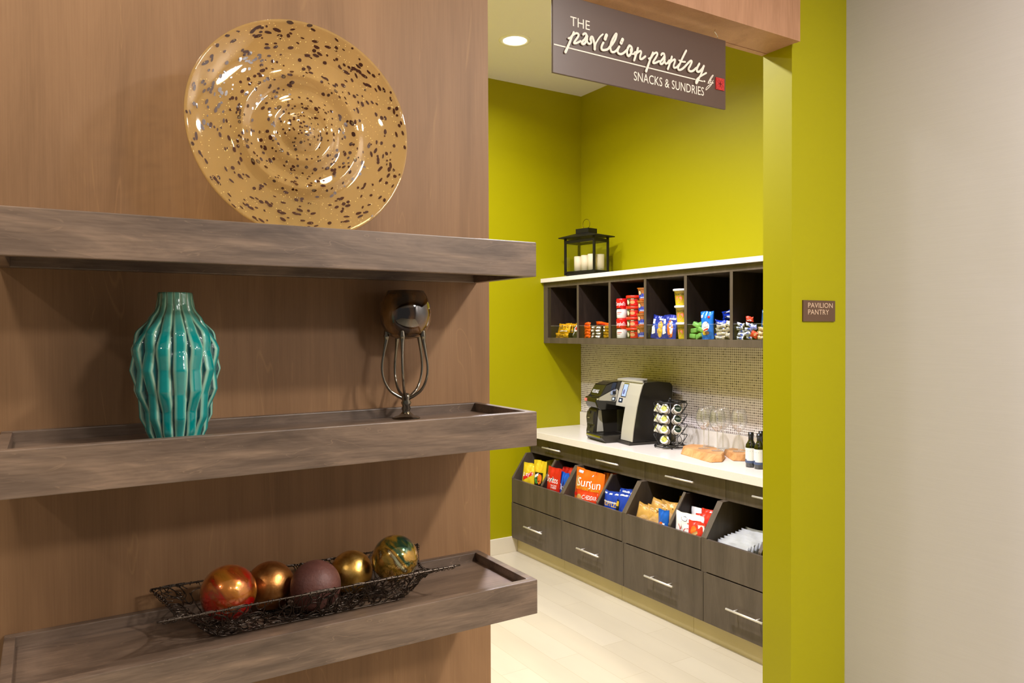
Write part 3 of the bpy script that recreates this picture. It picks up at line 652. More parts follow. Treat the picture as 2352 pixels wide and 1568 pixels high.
# ================================================================ BASE CABINETS
XL, XU = 2.974, 3.145
HANDM = mat('brushed nickel', (232, 226, 212), .38, metal=.55)
def handle(par, x, y, z, w=.226):
    h = obj_handle = B(); tube(h, [(x-.034, y-w/2, z), (x-.034, y+w/2, z)], .0058, 12)
    for s in (-1, 1): tube(h, [(x-.034, y+s*(w/2-.045), z), (x, y+s*(w/2-.045), z)], .0042, 8)
    return obj('handle', h, HANDM, par)
UN = [(4.796, 4.150, 4.421), (4.150, 3.506, 3.787), (3.506, 2.856, 3.134), (2.856, 2.206, 2.50)]
DSC = ['at the far green wall', 'second from the far green wall, below the coffee maker', 'third from the far green wall, below the wine glasses', 'nearest the doorway, cut off by the green jamb']
for i, (y1, y0, ym) in enumerate(UN):
    t = thing('base_cabinet', 'base cabinet with open snack bins, '+DSC[i], 'cabinet', (3.2, (y0+y1)/2, 0), group='base cabinets with snack bins')
    oy = (y0+y1)/2; w = y1-y0
    def q(x): return x-3.2
    # carcass sides are cut to the sloping bin mouth
    prof = [(q(2.992), .118), (q(2.992), .375), (q(2.976), .376), (q(2.976), .560), (q(3.100), .737), (q(3.147), .737), (q(3.147), .860), (q(3.60), .860), (q(3.60), .118)]
    for s in (-1, 1):
        bm = B(); ya = s*w/2; yb = s*(w/2-.019); prism(bm, prof, 'y', min(ya, yb), max(ya, yb)); obj('side_panel', bm, CABWOOD, t)
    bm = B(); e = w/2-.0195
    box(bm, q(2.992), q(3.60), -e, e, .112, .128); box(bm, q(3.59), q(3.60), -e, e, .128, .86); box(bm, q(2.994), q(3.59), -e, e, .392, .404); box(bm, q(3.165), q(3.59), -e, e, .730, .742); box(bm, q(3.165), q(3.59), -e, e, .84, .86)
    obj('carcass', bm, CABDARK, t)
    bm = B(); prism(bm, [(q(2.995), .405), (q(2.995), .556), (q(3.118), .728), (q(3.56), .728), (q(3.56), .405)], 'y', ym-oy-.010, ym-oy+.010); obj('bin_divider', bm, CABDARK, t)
    bm = B(); prism(bm, [(q(2.992), .556), (q(2.992), .566), (q(3.113), .737), (q(3.118), .728)], 'y', ym-oy-.010, ym-oy+.010); obj('divider_edge', bm, CABWOOD, t)
    bm = B(); box(bm, q(2.974), q(2.992), -w/2+.0203, w/2-.0203, .3815, .555, bev=.001); obj('bin_front', bm, CABWOOD, t)
    bm = B(); box(bm, q(2.972), q(2.991), -w/2+.0015, w/2-.0015, .111, .3745, bev=.001); d = obj('drawer_front', bm, CABWOOD, t)
    hc = {0: 4.46, 1: 3.823, 2: 3.168, 3: 2.553}[i]-oy
    handle(d, q(2.972), hc, .244, .232)
    bm = B(); box(bm, q(3.145), q(3.163), -w/2+.0015, w/2-.0015, .737, .858, bev=.001); d = obj('top_drawer_front', bm, CABWOOD, t)
    hc = {0: 4.475, 1: 3.835, 2: 3.178, 3: 2.535}[i]-oy
    handle(d, q(3.145), hc, .803, .226)
bm = B(); box(bm, 3.090, 3.64, 2.2, 4.80, .866, .914, bev=.002)
t = obj('countertop', bm, QUARTZ); tag(t, 'long white speckled stone countertop over the base cabinets', 'countertop')
bm = B(); box(bm, 3.620, 3.64, 2.2, 4.80, .9145, 1.018, bev=.001); o = obj('backsplash_strip', bm, QUARTZ, t)
# ================================================================ LANTERN AND CANDLES
t = thing('lantern', 'black metal and glass lantern with a ring handle on the white slab', 'lantern', (3.36, 4.28, 2.062), (0, 0, math.radians(12)))
BLK = mat('black metal', (20, 18, 14), .45, spec=.3)
# local: y = long side (0..29), x = short side (0..17)
LW, LD = .292, .17
bm = B(); box(bm, 0.006, LD-.006, .006, LW-.006, .012, .030, bev=.001)
for x in (.012, LD-.026):
    for y in (.012, LW-.026): box(bm, x, x+.014, y, y+.014, 0, .012)
obj('base', bm, BLK, t)
for x, y in ((0, 0), (LD-.015, 0), (0, LW-.015), (LD-.015, LW-.015)):
    bm = B(); box(bm, x, x+.015, y, y+.015, .013, .285, bev=.0008); obj('corner_post', bm, BLK, t)
for nm, z0, z1 in (('lower_rails', .0305, .040), ('upper_rails', .248, .270)):
    bm = B()
    box(bm, .001, .008, .011, LW-.011, z0, z1); box(bm, LD-.008, LD-.001, .011, LW-.011, z0, z1); box(bm, .011, LD-.011, .001, .008, z0, z1); box(bm, .011, LD-.011, LW-.008, LW-.001, z0, z1)
    obj(nm, bm, BLK, t)
GP = glass('lantern glass', (.95, .96, .94), 0)
for nm, a in (('glass_pane', (.004, .0055, .011, LW-.011)), ('glass_pane', (LD-.0055, LD-.004, .011, LW-.011)), ('glass_pane', (.011, LD-.011, .004, .0055)), ('glass_pane', (.011, LD-.011, LW-.0055, LW-.004))):
    bm = B(); box(bm, a[0], a[1], a[2], a[3], .040, .248); obj(nm, bm, GP, t)
bm = B(); e = .030
A_ = [bm.verts.new(p) for p in ((-e, -e, .285), (LD+e, -e, .285), (LD+e, LW+e, .285), (-e, LW+e, .285))]; A2 = [bm.verts.new((v.co.x, v.co.y, .292)) for v in A_]
A3 = [bm.verts.new(p) for p in ((.035, .085, .318), (LD-.035, .085, .318), (LD-.035, LW-.085, .318), (.035, LW-.085, .318))]
bm.faces.new(A_); bm.faces.new(A3)
for P_, Q_ in ((A_, A2), (A2, A3)):
    for k in range(4): bm.faces.new((P_[k], P_[(k+1) % 4], Q_[(k+1) % 4], Q_[k]))
obj('roof', bm, BLK, t)
bm = B(); box(bm, .035, LD-.035, .085, LW-.085, .3185, .352, bev=.001); obj('chimney', bm, BLK, t)
bm = B(); tube(bm, [(LD/2, LW/2+.034*math.sin(a*2*PI/28), .352+.036-.036*math.cos(a*2*PI/28)) for a in range(28)], .0016, 8, closed=True); obj('ring_handle', bm, mat('dark brass wire', (96, 78, 30), .3, metal=.9), t)
WAX = mat('ivory candle wax', (252, 234, 206), .55)
c12, s12 = math.cos(math.radians(12)), math.sin(math.radians(12))
for k, (x, y, h, lb) in enumerate(((.085, .225, .122, 'leftmost in the lantern'), (.085, .158, .126, 'second from the left in the lantern'), (.078, .088, .130, 'in the lantern just behind its near corner post'), (.128, .052, .128, 'rightmost in the lantern, seen through its side pane'))):
    bm = B(); r = .0315; lathe(bm, [(0, 0), (r, 0), (r, h), (r*.93, h+.0012), (r*.8, h-.003), (0, h-.006)], 32)
    o = obj('pillar_candle', bm, WAX, loc=(3.36+x*c12-y*s12, 4.28+x*s12+y*c12, 2.093))
    tag(o, 'ivory pillar candle, '+lb, 'candle', 'pillar candles in the lantern')
random.seed(3); bm = B()
for k in range(150):
    x = random.uniform(.014, LD-.014); y = random.uniform(.014, LW-.014); z = .0305+random.random()*.042*(1 if (y > LW-.05 or y < .03) else .35)
    d = Vector((random.uniform(-1, 1), random.uniform(-1, 1), random.uniform(.2, 1))).normalized()*.009; e_ = d.cross(Vector((0, 0, 1))).normalized()*.0035
    c = Vector((max(.02, min(LD-.02, x)), max(.02, min(LW-.02, y)), z)); f = bm.faces.new([bm.verts.new(p) for p in (c-d*.5, c+e_, c+d*.5, c-e_)])
o = obj('moss', bm, mat('green moss leaves', (96, 150, 70), .6), loc=(3.36, 4.28, 2.062), rot=(0, 0, math.radians(12))); tag(o, 'green leafy moss around the candles in the lantern', 'moss'); o['kind'] = 'stuff'
# ================================================================ COFFEE MAKER  local: +x image right, +y back, origin bottom centre front
SILV = mat('silver plastic', (196, 192, 176), .35, metal=.25, spec=.6); BKP = mat('black plastic', (22, 19, 15), .3); DKO = mat('dark grey plastic', (44, 40, 34), .35); GLOSSB = mat('gloss black plastic', (20, 18, 14), .12, coat=.5)
t = thing('coffee_maker', 'black and silver single cup coffee maker on the white countertop', 'coffee maker', (3.262, 3.963, .9145), (0, 0, math.radians(-99.7)))
FR = [(.020, .022), (.028, .09), (.042, .17), (.058, .25), (.076, .32), (.098, .385), (.108, .404)]     # curved front edge (y, z)
bm = B(); prism(bm, [(.0, 0), (.30, 0), (.30, .018), (.0, .018)], 'x', -.17, .222, bev=.003); obj('plinth', bm, DKO, t)
bm = B(); prism(bm, [(a+.006, b) for a, b in FR]+[(.22, .412), (.315, .402), (.335, .38), (.318, .02)], 'x', .072, .220, bev=.002); obj('right_housing', bm, BKP, t)
bm = B(); prism(bm, [(.13, .018), (.135, .400), (.22, .410), (.315, .400), (.335, .38), (.318, .02)], 'x', -.20, .0715, bev=.002); obj('rear_housing', bm, BKP, t)
bm = B(); prism(bm, FR+[(a+.009, b) for a, b in reversed(FR)], 'x', .076, .219, bev=.0015); obj('silver_side_panel', bm, SILV, t)
bm = B(); prism(bm, [(.105, .412), (.105, .418), (.20, .424), (.20, .414)], 'x', -.10, .12); prism(bm, [(.098, .405), (.098, .416), (.108, .418), (.108, .405)], 'x', -.10, .219); obj('top_trim', bm, SILV, t)
UPR = [p for p in FR if p[1] > .24]
bm = B(); prism(bm, [(.056, .236)]+UPR+[(.135, .404), (.135, .236)], 'x', -.05, .0755, bev=.0015); obj('control_panel', bm, SILV, t)
def on_front(u, v, off):   # u along x, v = z height on the curved front
    z = v
    for (a, b), (c, d) in zip(FR, FR[1:]):
        if z <= d or (c, d) == FR[-1]:
            y = a+(c-a)*(z-b)/(d-b); break
    return Vector((u, y-off, z))
LCD = mat('lcd screen', (150, 170, 206), .2, emit=.35); LED = mat('lit button', (220, 240, 255), .3, emit=2.5); NAVY = mat('dark blue plastic', (20, 34, 56), .3)
bm = B(); decal(bm, on_front, 'rect', .026, .346, .064, .094, 1, .0012); decal(bm, on_front, 'rect', .028, .345, .052, .080, 0, .002); decal(bm, on_front, 'ell', .022, .334, .024, .034, 2, .0026)
obj('screen', bm, [LCD, CHROME, mat('screen icon', (96, 96, 140), .4)], t, norm=False)
bm = B(); decal(bm, on_front, 'rect', .002, .276, .050, .030, 0, .0015); decal(bm, on_front, 'rect', .002, .277, .018, .010, 1, .0025); obj('power_button', bm, [NAVY, LED], t, norm=False)
bm = B(); box(bm, -.105, .0712, .118, .131, .05, .236); obj('brew_bay', bm, mat('olive black plastic', (34, 30, 12), .3), t)
bm = B(); prism(bm, [(.130, .402), (.04, .398), (-.02, .378), (-.048, .335), (-.058, .300), (-.098, .292), (-.102, .268), (-.085, .225), (-.06, .205), (.130, .205)], 'x', -.205, -.052, bev=.006); h = obj('brew_head', bm, GLOSSB, t)
bm = B(); prism(bm, [(-.078, .276), (-.074, .296), (.035, .345), (.062, .350), (.074, .335), (.062, .278), (.05, .262)], 'x', -.0515, -.046, bev=.0015); prism(bm, [(-.092, .277), (-.095, .291), (-.07, .294), (-.07, .279)], 'x', -.20, -.05, bev=.003); box(bm, -.0455, -.0445, .03, .055, .312, .335, 1); obj('lift_handle', bm, [CHROME, BKP], h)
bm = B(); R90 = None
vs, fs = glyphs('KEURIG'); V = [bm.verts.new((-.180+a*.085, -.0580+.012*b, .320+b*.022)) for a, b in vs]
for f in fs: bm.faces.new([V[i] for i in f])
obj('lettering', bm, PAPERW, h, norm=False)
bm = B(); prism(bm, [(-.075, 0.0), (.10, 0), (.10, .255), (-.02, .255), (-.065, .20), (-.078, .1)], 'x', -.218, -.106, bev=.004); c = obj('pod_drawer_column', bm, DKO, t)
for z0, z1 in ((.105, .192), (.012, .092)):
    bm = B(); P_ = [(-.084, z0), (-.088, (z0+z1)/2), (-.080, z1), (-.06, z1), (-.06, z0)]
    prism(bm, P_, 'x', -.211, -.114, bev=.003); box(bm, -.178, -.152, -.0865, -.08, z1-.014, z1+.001, 1); tube(bm, [(-.18, -.094, (z0+z1)/2), (-.148, -.094, (z0+z1)/2)], .003, 8, mi=2)
    obj('pod_drawer', bm, [DKO, BKP, CHROME], c)
bm = B(); box(bm, -.236, -.2155, -.06, .09, 0.002, .115, bev=.004); obj('side_box', bm, DKO, t)
bm = B(); box(bm, -.2, -.172, -.108, -.075, .262, .283, bev=.003); obj('coral_tab', bm, mat('coral plastic', (214, 120, 104), .4), t)
bm = B(); prism(bm, [(-.062, .055), (-.010, .055), (-.03, .225), (-.045, .225)], 'x', -.112, -.104); obj('column_trim', bm, SILV, t)
bm = B(); prism(bm, [(-.112, .030), (-.112, .046), (.115, .050), (.115, .001), (-.085, .001)], 'x', -.165, .066, bev=.003); d = obj('drip_tray', bm, DKO, t)
bm = B(); box(bm, -.160, .035, -.1145, -.1122, .030, .043, bev=.0008); obj('tray_trim', bm, mat('mirror trim', (196, 196, 150), .1, metal=1), d)
bm = B()
for k in range(9): box(bm, -.10+k*.016, -.092+k*.016, -.085, .08, .0485, .0505)
obj('grate', bm, BKP, d)
# ================================================================ POD CAROUSEL
CX, CY, CZ = 3.405, 3.556, .9145
t = thing('pod_carousel', 'black wire carousel rack of coffee pods beside the coffee maker', 'rack', (CX, CY, CZ))
WB = mat('black wire', (18, 16, 14), .35)
bm = B(); tube(bm, [(0, 0, .012), (0, 0, .300)], .0045, 10); lathe(bm, [(0, .296), (.006, .296), (.0115, .306), (.009, .316), (0, .320)], 16); lathe(bm, [(.03, .012), (.02, .024), (.005, .028)], 20); obj('spindle', bm, WB, t)
bm = B(); tube(bm, [(0.100*math.cos(a*PI/20), 0.100*math.sin(a*PI/20), .010) for a in range(40)], .0035, 8, closed=True); tube(bm, [(0.084*math.cos(a*PI/20), .084*math.sin(a*PI/20), .022) for a in range(40)], .0028, 8, closed=True)
for a in range(4): q = a*PI/2+.9; ball(bm, (.096*math.cos(q), .096*math.sin(q), .0065), .0065, 6)
for a in range(6): q = a*PI/3+.3; tube(bm, [(.01*math.cos(q), .01*math.sin(q), .014), (0.100*math.cos(q), 0.100*math.sin(q), .012)], .0025, 6)
obj('base_ring', bm, WB, t)
bm = B(); tube(bm, [(0.100*math.cos(a*PI/20), 0.100*math.sin(a*PI/20), .292) for a in range(40)], .0035, 8, closed=True)
for a in range(6): q = a*PI/3+.3; tube(bm, [(.0*math.cos(q), 0, .290), (0.100*math.cos(q), 0.100*math.sin(q), .292)], .0025, 6)
obj('top_ring', bm, WB, t)
# three-quarter view: columns at these headings (radians from +x)
HEAD = [math.radians(a) for a in (-158, -104, -52, -3, 47, 96, 146)]
LV = [.245, .180, .115, .050]
for q in HEAD:
    bm = B(); ro = .088
    for s in (-1, 1):
        P_ = []
        for k, z in enumerate([.292]+[z_+d_ for z_ in LV for d_ in (.035, .0, -.028)]+[.012]):
            wz = .008 if (k == 0 or k > 12 or (k-1) % 3 != 1) else .031
            rr = .092 if (k == 0 or k > 12) else (.106 if (k-1) % 3 == 0 else (.088 if (k-1) % 3 == 1 else .074))
            P_.append((rr*math.cos(q)-s*wz*math.sin(q), rr*math.sin(q)+s*wz*math.cos(q), z))
        tube(bm, spline(P_, 4), .0017, 6)
    obj('pod_holder', bm, WB, t)
PODW = mat('white plastic pod', (236, 232, 222), .4); YLID = mat('lime pod lid', (198, 200, 40), .35); DLID = mat('dark green pod lid', (30, 52, 38), .35); LIDR = mat('pod lid rim', (240, 240, 234), .4)
PT = mat('yellow pod print', (220, 214, 90), .5)
def pod(q, z, kind, label):
    bm = B(); lathe(bm, [(0, -.044), (.0175, -.044), (.0185, -.042), (.0225, -.006), (.0225, -.003), (.0258, -.0025), (.0258, 0), (.0215, .0006)], 28)
    def sf(u, v, off): return Vector(((u-.5)*.044, (v-.5)*.044, .0008+off))
    decal(bm, sf, 'ell', .5, .5, 1, 1, 1, 0)
    if kind == 'y': decal(bm, sf, 'ell', .5, .5, .80, .80, 2, .0003); decal(bm, sf, 'rect', .52, .64, .56, .09, 3, .0006); decal(bm, sf, 'rect', .56, .50, .44, .06, 3, .0006); decal(bm, sf, 'ell', .38, .28, .14, .14, 4, .0006)
    else: decal(bm, sf, 'ell', .5, .5, .92, .92, 2, .0003); decal(bm, sf, 'rect', .5, .56, .62, .10, 3, .0006); decal(bm, sf, 'rect', .5, .42, .5, .06, 3, .0006)
    d = Vector((math.cos(q), math.sin(q), .50)).normalized()
    o = obj('coffee_pod', bm, [PODW, LIDR, YLID if kind == 'y' else DLID, PT if kind == 'y' else mat('pod print', (150, 160, 140), .5), DLID], norm=False)
    p = Vector((CX+.092*math.cos(q), CY+.092*math.sin(q), CZ+z)); X = Vector((-math.sin(q), math.cos(q), 0)); Y = d.cross(X)
    o.matrix_world = Matrix((X, Y, d)).transposed().to_4x4() @ Matrix.Identity(4); o.location = p; o.scale = (1.14,)*3
    tag(o, label, 'coffee pod', 'coffee pods in the carousel')
rk = ['topmost', 'second from the top', 'third from the top', 'bottom']
for i, z in enumerate(LV):
    pod(HEAD[0], z+.012, 'y', 'coffee pod with lime yellow lid, %s in the left carousel column' % rk[i])
for i, z in enumerate(LV[:3]):
    pod(HEAD[1], z+.012, 'd', 'coffee pod with dark green lid, %s in the right carousel column' % rk[i])
for i, z in enumerate(LV[:3]):
    pod(HEAD[6], z+.012, 'y', 'coffee pod at the back left of the carousel, %s there' % rk[i])
# ================================================================ WOOD BOARDS, WINE GLASSES, BOTTLES
OLV = wood('pale olive wood slab', ((176, 120, 66), (206, 152, 94), (222, 172, 114), (150, 96, 50)), (.5, 2.2, 2), 10, .5, fig=.5, fine=.2)
def slab(name, bot, top, h, label):
    cx = sum(p[0] for p in bot)/len(bot); cy = sum(p[1] for p in bot)/len(bot); bm = B(); n = len(bot)
    A_ = [bm.verts.new((x-cx, y-cy, 0)) for x, y in bot]; B_ = [bm.verts.new((x-cx, y-cy, h)) for x, y in top]
    bm.faces.new(A_); bm.faces.new(B_)
    for k in range(n): bm.faces.new((A_[k], A_[(k+1) % n], B_[(k+1) % n], B_[k]))
    bmesh.ops.bevel(bm, geom=bm.edges[:], offset=.003, segments=2, affect='EDGES')
    tag(obj(name, bm, OLV, loc=(cx, cy, .9145)), label, 'board', 'live edge wooden boards')
slab('serving_board', [(3.268, 3.327), (3.241, 3.204), (3.214, 3.10), (3.196, 3.017), (3.262, 2.990), (3.37, 3.07), (3.46, 3.20), (3.50, 3.34), (3.44, 3.42), (3.34, 3.39)],
     [(3.30, 3.318), (3.272, 3.20), (3.262, 3.11), (3.268, 3.03), (3.29, 3.02), (3.38, 3.085), (3.455, 3.20), (3.49, 3.33), (3.435, 3.405), (3.345, 3.38)], .037, 'pale live edge wooden board lying at the front, left of the other board')
slab('serving_board', [(3.345, 2.985), (3.39, 2.945), (3.44, 2.94), (3.52, 2.96), (3.56, 3.05), (3.55, 3.17), (3.48, 3.185), (3.40, 3.07)],
     [(3.37, 2.985), (3.40, 2.955), (3.44, 2.95), (3.51, 2.97), (3.55, 3.05), (3.54, 3.16), (3.485, 3.17), (3.41, 3.07)], .036, 'pale wooden board behind and right of the other board, next to the wine bottles')
WG = glass('wine glass crystal', (.99, .99, .985), .025, rough=.01, edge=.9, base0=.09)
WG2 = glass('stem crystal with painted highlight', (.97, .97, .96), .22, (235, 235, 230), .01, 1.0, .14)  # white diffuse share stands in for bright highlights along the stem
def wine(x, y, lb, pr=[]):
    if not pr:
        t = thing('wine_glass', '', 'wine glass', (x, y, .952), group='wine glasses on the boards')
        bm = B(); pf = [(.004, .112), (.016, .119), (.031, .134), (.042, .153), (.048, .175), (.0465, .2), (.041, .225), (.034, .246)]
        lathe(bm, pf+[(r_-.0008, z_+.0004) for r_, z_ in reversed(pf)], 40); obj('bowl', bm, WG, t)
        bm = B(); lathe(bm, [(.0048, .112), (.0035, .10), (.0032, .03), (.004, .012), (.006, .006)], 16); obj('stem', bm, WG2, t)
        bm = B(); lathe(bm, [(.006, .006), (.018, .0035), (.035, .0016), (.0355, .0004), (0, .0004)], 40); obj('foot', bm, WG, t)
        pr.append(t); t['label'] = lb
    else: dup(pr[0], (x, y, .952), label=lb)
wine(3.369, 3.232, 'empty clear wine glass on the front board, leftmost of the five')
wine(3.455, 3.276, 'empty clear wine glass close behind and right of the leftmost one')
wine(3.372, 3.128, 'empty clear wine glass in the middle of the five, the nearer of the middle pair')
wine(3.462, 3.168, 'empty clear wine glass of the middle pair, the one standing further back')
wine(3.462, 3.045, 'empty clear wine glass standing alone on the right board')
BOT = mat('dark green bottle glass', (14, 18, 8), .06, coat=1); LAB = mat('cream wine label', (226, 224, 214), .5); LBL = mat('blue label band', (70, 84, 116), .5); LGR = mat('grey label print', (150, 152, 150), .5); CAP = mat('black capsule', (20, 18, 16), .35)
for x, y, lb in ((3.288, 2.808, 'small dark wine bottle with a cream label, leftmost beside the boards'), (3.284, 2.747, 'small dark wine bottle nearest the green jamb at the counter front'), (3.372, 2.808, 'small dark wine bottle behind the front two, only its neck showing between them'), (3.365, 2.742, 'small dark wine bottle in the back row by the green jamb')):
    t = thing('wine_bottle', lb, 'bottle', (x, y, .9145), (0, 0, -PI/2-.4), 'small wine bottles on the counter')
    bm = B(); lathe(bm, [(0, .002), (.024, 0), (.029, .004), (.029, .112), (.027, .124), (.018, .138), (.0135, .148), (.0125, .18), (0, .18)], 32); obj('bottle', bm, BOT, t)
    bm = B(); lathe(bm, [(.0135, .150), (.0138, .152), (.0138, .172), (.0155, .173), (.0155, .180), (.014, .181), (.014, .190), (0, .190)], 24); obj('capsule', bm, CAP, t)
    def sf(u, v, off): a = (u-.5)*3.6; r = .0293+off; return Vector((r*math.sin(a), -r*math.cos(a), .024+.082*v))
    bm = B(); decal(bm, sf, 'rect', .5, .5, .33, 1, 0, .0002); decal(bm, sf, 'rect', .2, .5, .33, 1, 0, .0002); decal(bm, sf, 'rect', .8, .5, .33, 1, 0, .0002)
    for u in (.2, .5, .8): decal(bm, sf, 'rect', u, .08, .33, .16, 1, .0004)
    decal(bm, sf, 'rect', .5, .8, .8, .03, 2, .0005); decal(bm, sf, 'rect', .5, .15, .15, .2, 1, .0005)
    obj('label', bm, [LAB, LBL, LGR], t, norm=False)
# ================================================================ SNACKS
def foil(name, c, rough=.28, metal=.25): return mat(name, c, rough, metal=metal, spec=.6, bump=.25, bscale=45)
RED = foil('red foil', (206, 40, 26)); WHT = mat('white print', (246, 244, 240), .4); BLKP = mat('black print', (20, 18, 18), .4); YEL = mat('yellow print', (240, 190, 40), .4)
REDP = mat('red print', (204, 24, 24), .4); BLUP = mat('blue print', (30, 70, 170), .4); ORP = mat('orange print', (232, 110, 30), .4); TANP = mat('tan print', (190, 150, 90), .45); GRNP = mat('green print', (60, 130, 60), .45)
FM = [None, WHT, BLKP, YEL, REDP, BLUP, ORP, TANP, GRNP, mat('gold print', (206, 168, 40), .4), mat('brown print', (110, 70, 40), .5), mat('pale grey print', (190, 196, 204), .4), mat('navy print', (24, 30, 84), .4), mat('dark teal print', (30, 60, 60), .4)]
def bag(w, h, t, base, prints, label, cat, loc, rot, group, name='snack_bag', seed=1, crimp=.012, nu=18, nv=20):
    """pillow bag standing on its bottom edge, front facing local -y; prints lie on the front"""
    rnd = random.Random(seed); ph = [rnd.uniform(0, 6.3) for _ in range(6)]
    def sf(u, v, off, side=1):
        vv = min(max((v*h-crimp)/(h-2*crimp), 0), 1); g = (1-abs(2*u-1)**2.4)
        th = t/2*max(0, g)**.8*max(0, math.sin(PI*vv))**.55
        wr = .0026*math.sin(13*u+ph[0]+3*math.sin(5*v+ph[1]))*math.sin(17*v+ph[2])*g
        edge = (1-max(0, math.sin(PI*vv))**.7)
        wr += .0055*edge*min(1, w/.1)*math.sin(22*u+ph[3])*g*.8
        bow = .006*math.sin(2.2*u*PI+ph[4])*(v-.3)
        pin = 1-.06*math.sin(PI*vv)
        return Vector((w*(u-.5)*pin, -side*(th+off)-wr+bow, h*v+.003*math.sin(6*u+ph[5])*(v > .9)))
    bm = B(); G = {}
    for s in (1, -1):
        for i in range(nu+1):
            for j in range(nv+1):
                if s == -1 and i in (0, nu): G[s, i, j] = G[1, i, j]
                else: G[s, i, j] = bm.verts.new(sf(i/nu, j/nv, .0002, s))
    for s in (1, -1):
        for i in range(nu):
            for j in range(nv):
                q = [G[s, i, j], G[s, i+1, j], G[s, i+1, j+1], G[s, i, j+1]]
                f = bm.faces.new(q if s == 1 else list(reversed(q))); f.smooth = True
    k = 0
    for p in prints:
        shp, cx, cy, pw, phh, mi = p[:6]; a = p[6] if len(p) > 6 else 0
        k += 1; decal(bm, sf, shp, cx, cy, pw, phh, mi, .0006+.00025*k, a)
    mats = [base]+FM[1:]
    o = obj(name, bm, mats, loc=loc, rot=rot, norm=False)
    tag(o, label, cat, group); return o
def zr(rz=0, lean=0, roll=0): return (-lean, roll, -PI/2+rz)
def brick(w, d, h, base, prints, label, cat, loc, rot, group, name='snack_pack', bev=.003):
    def sf(u, v, off): return Vector((w*(u-.5), -d/2-off, h*v))
    bm = B(); box(bm, -w/2, w/2, -d/2, d/2, 0, h, bev=bev)
    for k, p in enumerate(prints): decal(bm, sf, p[0], p[1], p[2], p[3], p[4], p[5], .0003+.0002*k, p[6] if len(p) > 6 else 0)
    tag(obj(name, bm, [base]+FM[1:], loc=loc, rot=rot, norm=False), label, cat, group)
def cup(prof, mis, mats, prints, label, cat, loc, rz, group, name='cup', rref=.04, H=.1, nf=None):
    """turned tub; prints wrap round the front"""
    bm = B(); lathe(bm, prof, 36, mis=mis)
    def rad(z):
        for (a, za), (b, zb) in zip(prof, prof[1:]):
            if za <= z <= zb and zb > za: return a+(b-a)*(z-za)/(zb-za)
        return rref
    def sf(u, v, off): z = v*H; r = rad(z)+.0006+off; a = (u-.5)*PI; return Vector((r*math.sin(a), -r*math.cos(a), z))
    for k, p in enumerate(prints): decal(bm, sf, p[0], p[1], p[2], p[3], p[4], p[5], .0002*k, p[6] if len(p) > 6 else 0)
    tag(obj(name, bm, mats, loc=loc, rot=(0, 0, -PI/2+rz), norm=False), label, cat, group)
SH = 1.6105                                        # cubby floor
OR5 = ['bottom', 'second from the bottom', 'middle', 'second from the top', 'top']
OR4 = ['bottom', 'second from the bottom', 'third from the bottom', 'top']
# --- compartment 1
YB = foil('golden yellow wrapper', (228, 168, 20)); G1 = 'yellow candy bags in the first cubby'
mp = [('m&m\'s', .5, .60, .74, .46, 2), ('rect', .5, .18, .6, .1, 1), ('ell', .8, .3, .22, .34, 3)]
for x, y, z, ln, lb in ((3.312, 4.612, SH, .10, 'yellow candy bag with black lettering lying lowest in the first cubby'), (3.330, 4.615, SH+.036, .25, 'yellow candy bag on top at the front of the first cubby, its lettering facing out'), (3.366, 4.590, SH+.036, .25, 'yellow candy bag just behind the front one in the first cubby'), (3.402, 4.572, SH+.038, .25, 'yellow candy bag third from the front in the first cubby'), (3.440, 4.550, SH+.040, .25, 'yellow candy bag at the back of the first cubby row')):
    bag(.155, .034 if z == SH else .072, .03, YB, mp if z > SH or 1 else [], lb, 'candy bag', (x, y, z), zr(.05, ln), G1, seed=int(y*1000), crimp=.006, nu=12, nv=10)
bag(.115, .098, .03, foil('dark olive wrapper', (58, 60, 40)), [('ell', .68, .66, .5, .5, 1), ('ell', .70, .66, .30, .32, 4), ('rect', .3, .35, .5, .1, 1, .5)], 'dark olive candy bag with a white and red roundel in the first cubby', 'candy bag', (3.335, 4.462, SH), zr(-.15, .15, -.25), 'single bags in the cubbies', seed=9, crimp=.006)
bag(.06, .15, .022, foil('dark brown wrapper', (70, 60, 40)), [('rect', .5, .5, .5, .08, 1)], 'dark brown wrapped bar standing up behind the olive bag', 'candy bag', (3.40, 4.448, SH), zr(0, .1, .1), 'single bags in the cubbies', seed=10, crimp=.006, nu=10, nv=12)
# --- compartment 2
ORF = foil('bright orange wrapper', (238, 92, 10)); BRF = foil('brown wrapper', (96, 70, 44)); GDF = foil('ochre wrapper', (170, 124, 20))
for k in range(5):
    bag(.075, .0225, .016, ORF, [], 'bright orange candy pack, %s of the left stack in the second cubby' % OR5[k], 'candy pack', (3.325, 4.316, SH+k*.0222), zr(.04*(k % 2)), 'orange candy packs', seed=k+20, crimp=.002, nu=10, nv=6)
for k in range(4):
    bag(.118, .021, .016, BRF, [('rect', .22, .5, .30, .62, 1), ('rect', .74, .5, .36, .62, 1)], 'brown candy pack with two white panels, %s of its stack' % OR4[k], 'candy pack', (3.320+.006*(k % 2), 4.212, SH+k*.0212), zr(.02*(k-1)), 'brown and white candy packs', seed=k+30, crimp=.002, nu=10, nv=6)
for k in range(4):
    bag(.11, .021, .018, GDF, [('ell', .12, .55, .2, .8, 1)] if k > 1 else [('rect', .5, .9, .9, .12, 3)], 'ochre wrapped bar, %s of the right stack in the second cubby' % OR4[k], 'candy pack', (3.325, 4.082, SH+k*.0212), zr(-.02*(k-1)), 'ochre wrapped bars', seed=k+40, crimp=.002, nu=10, nv=6)
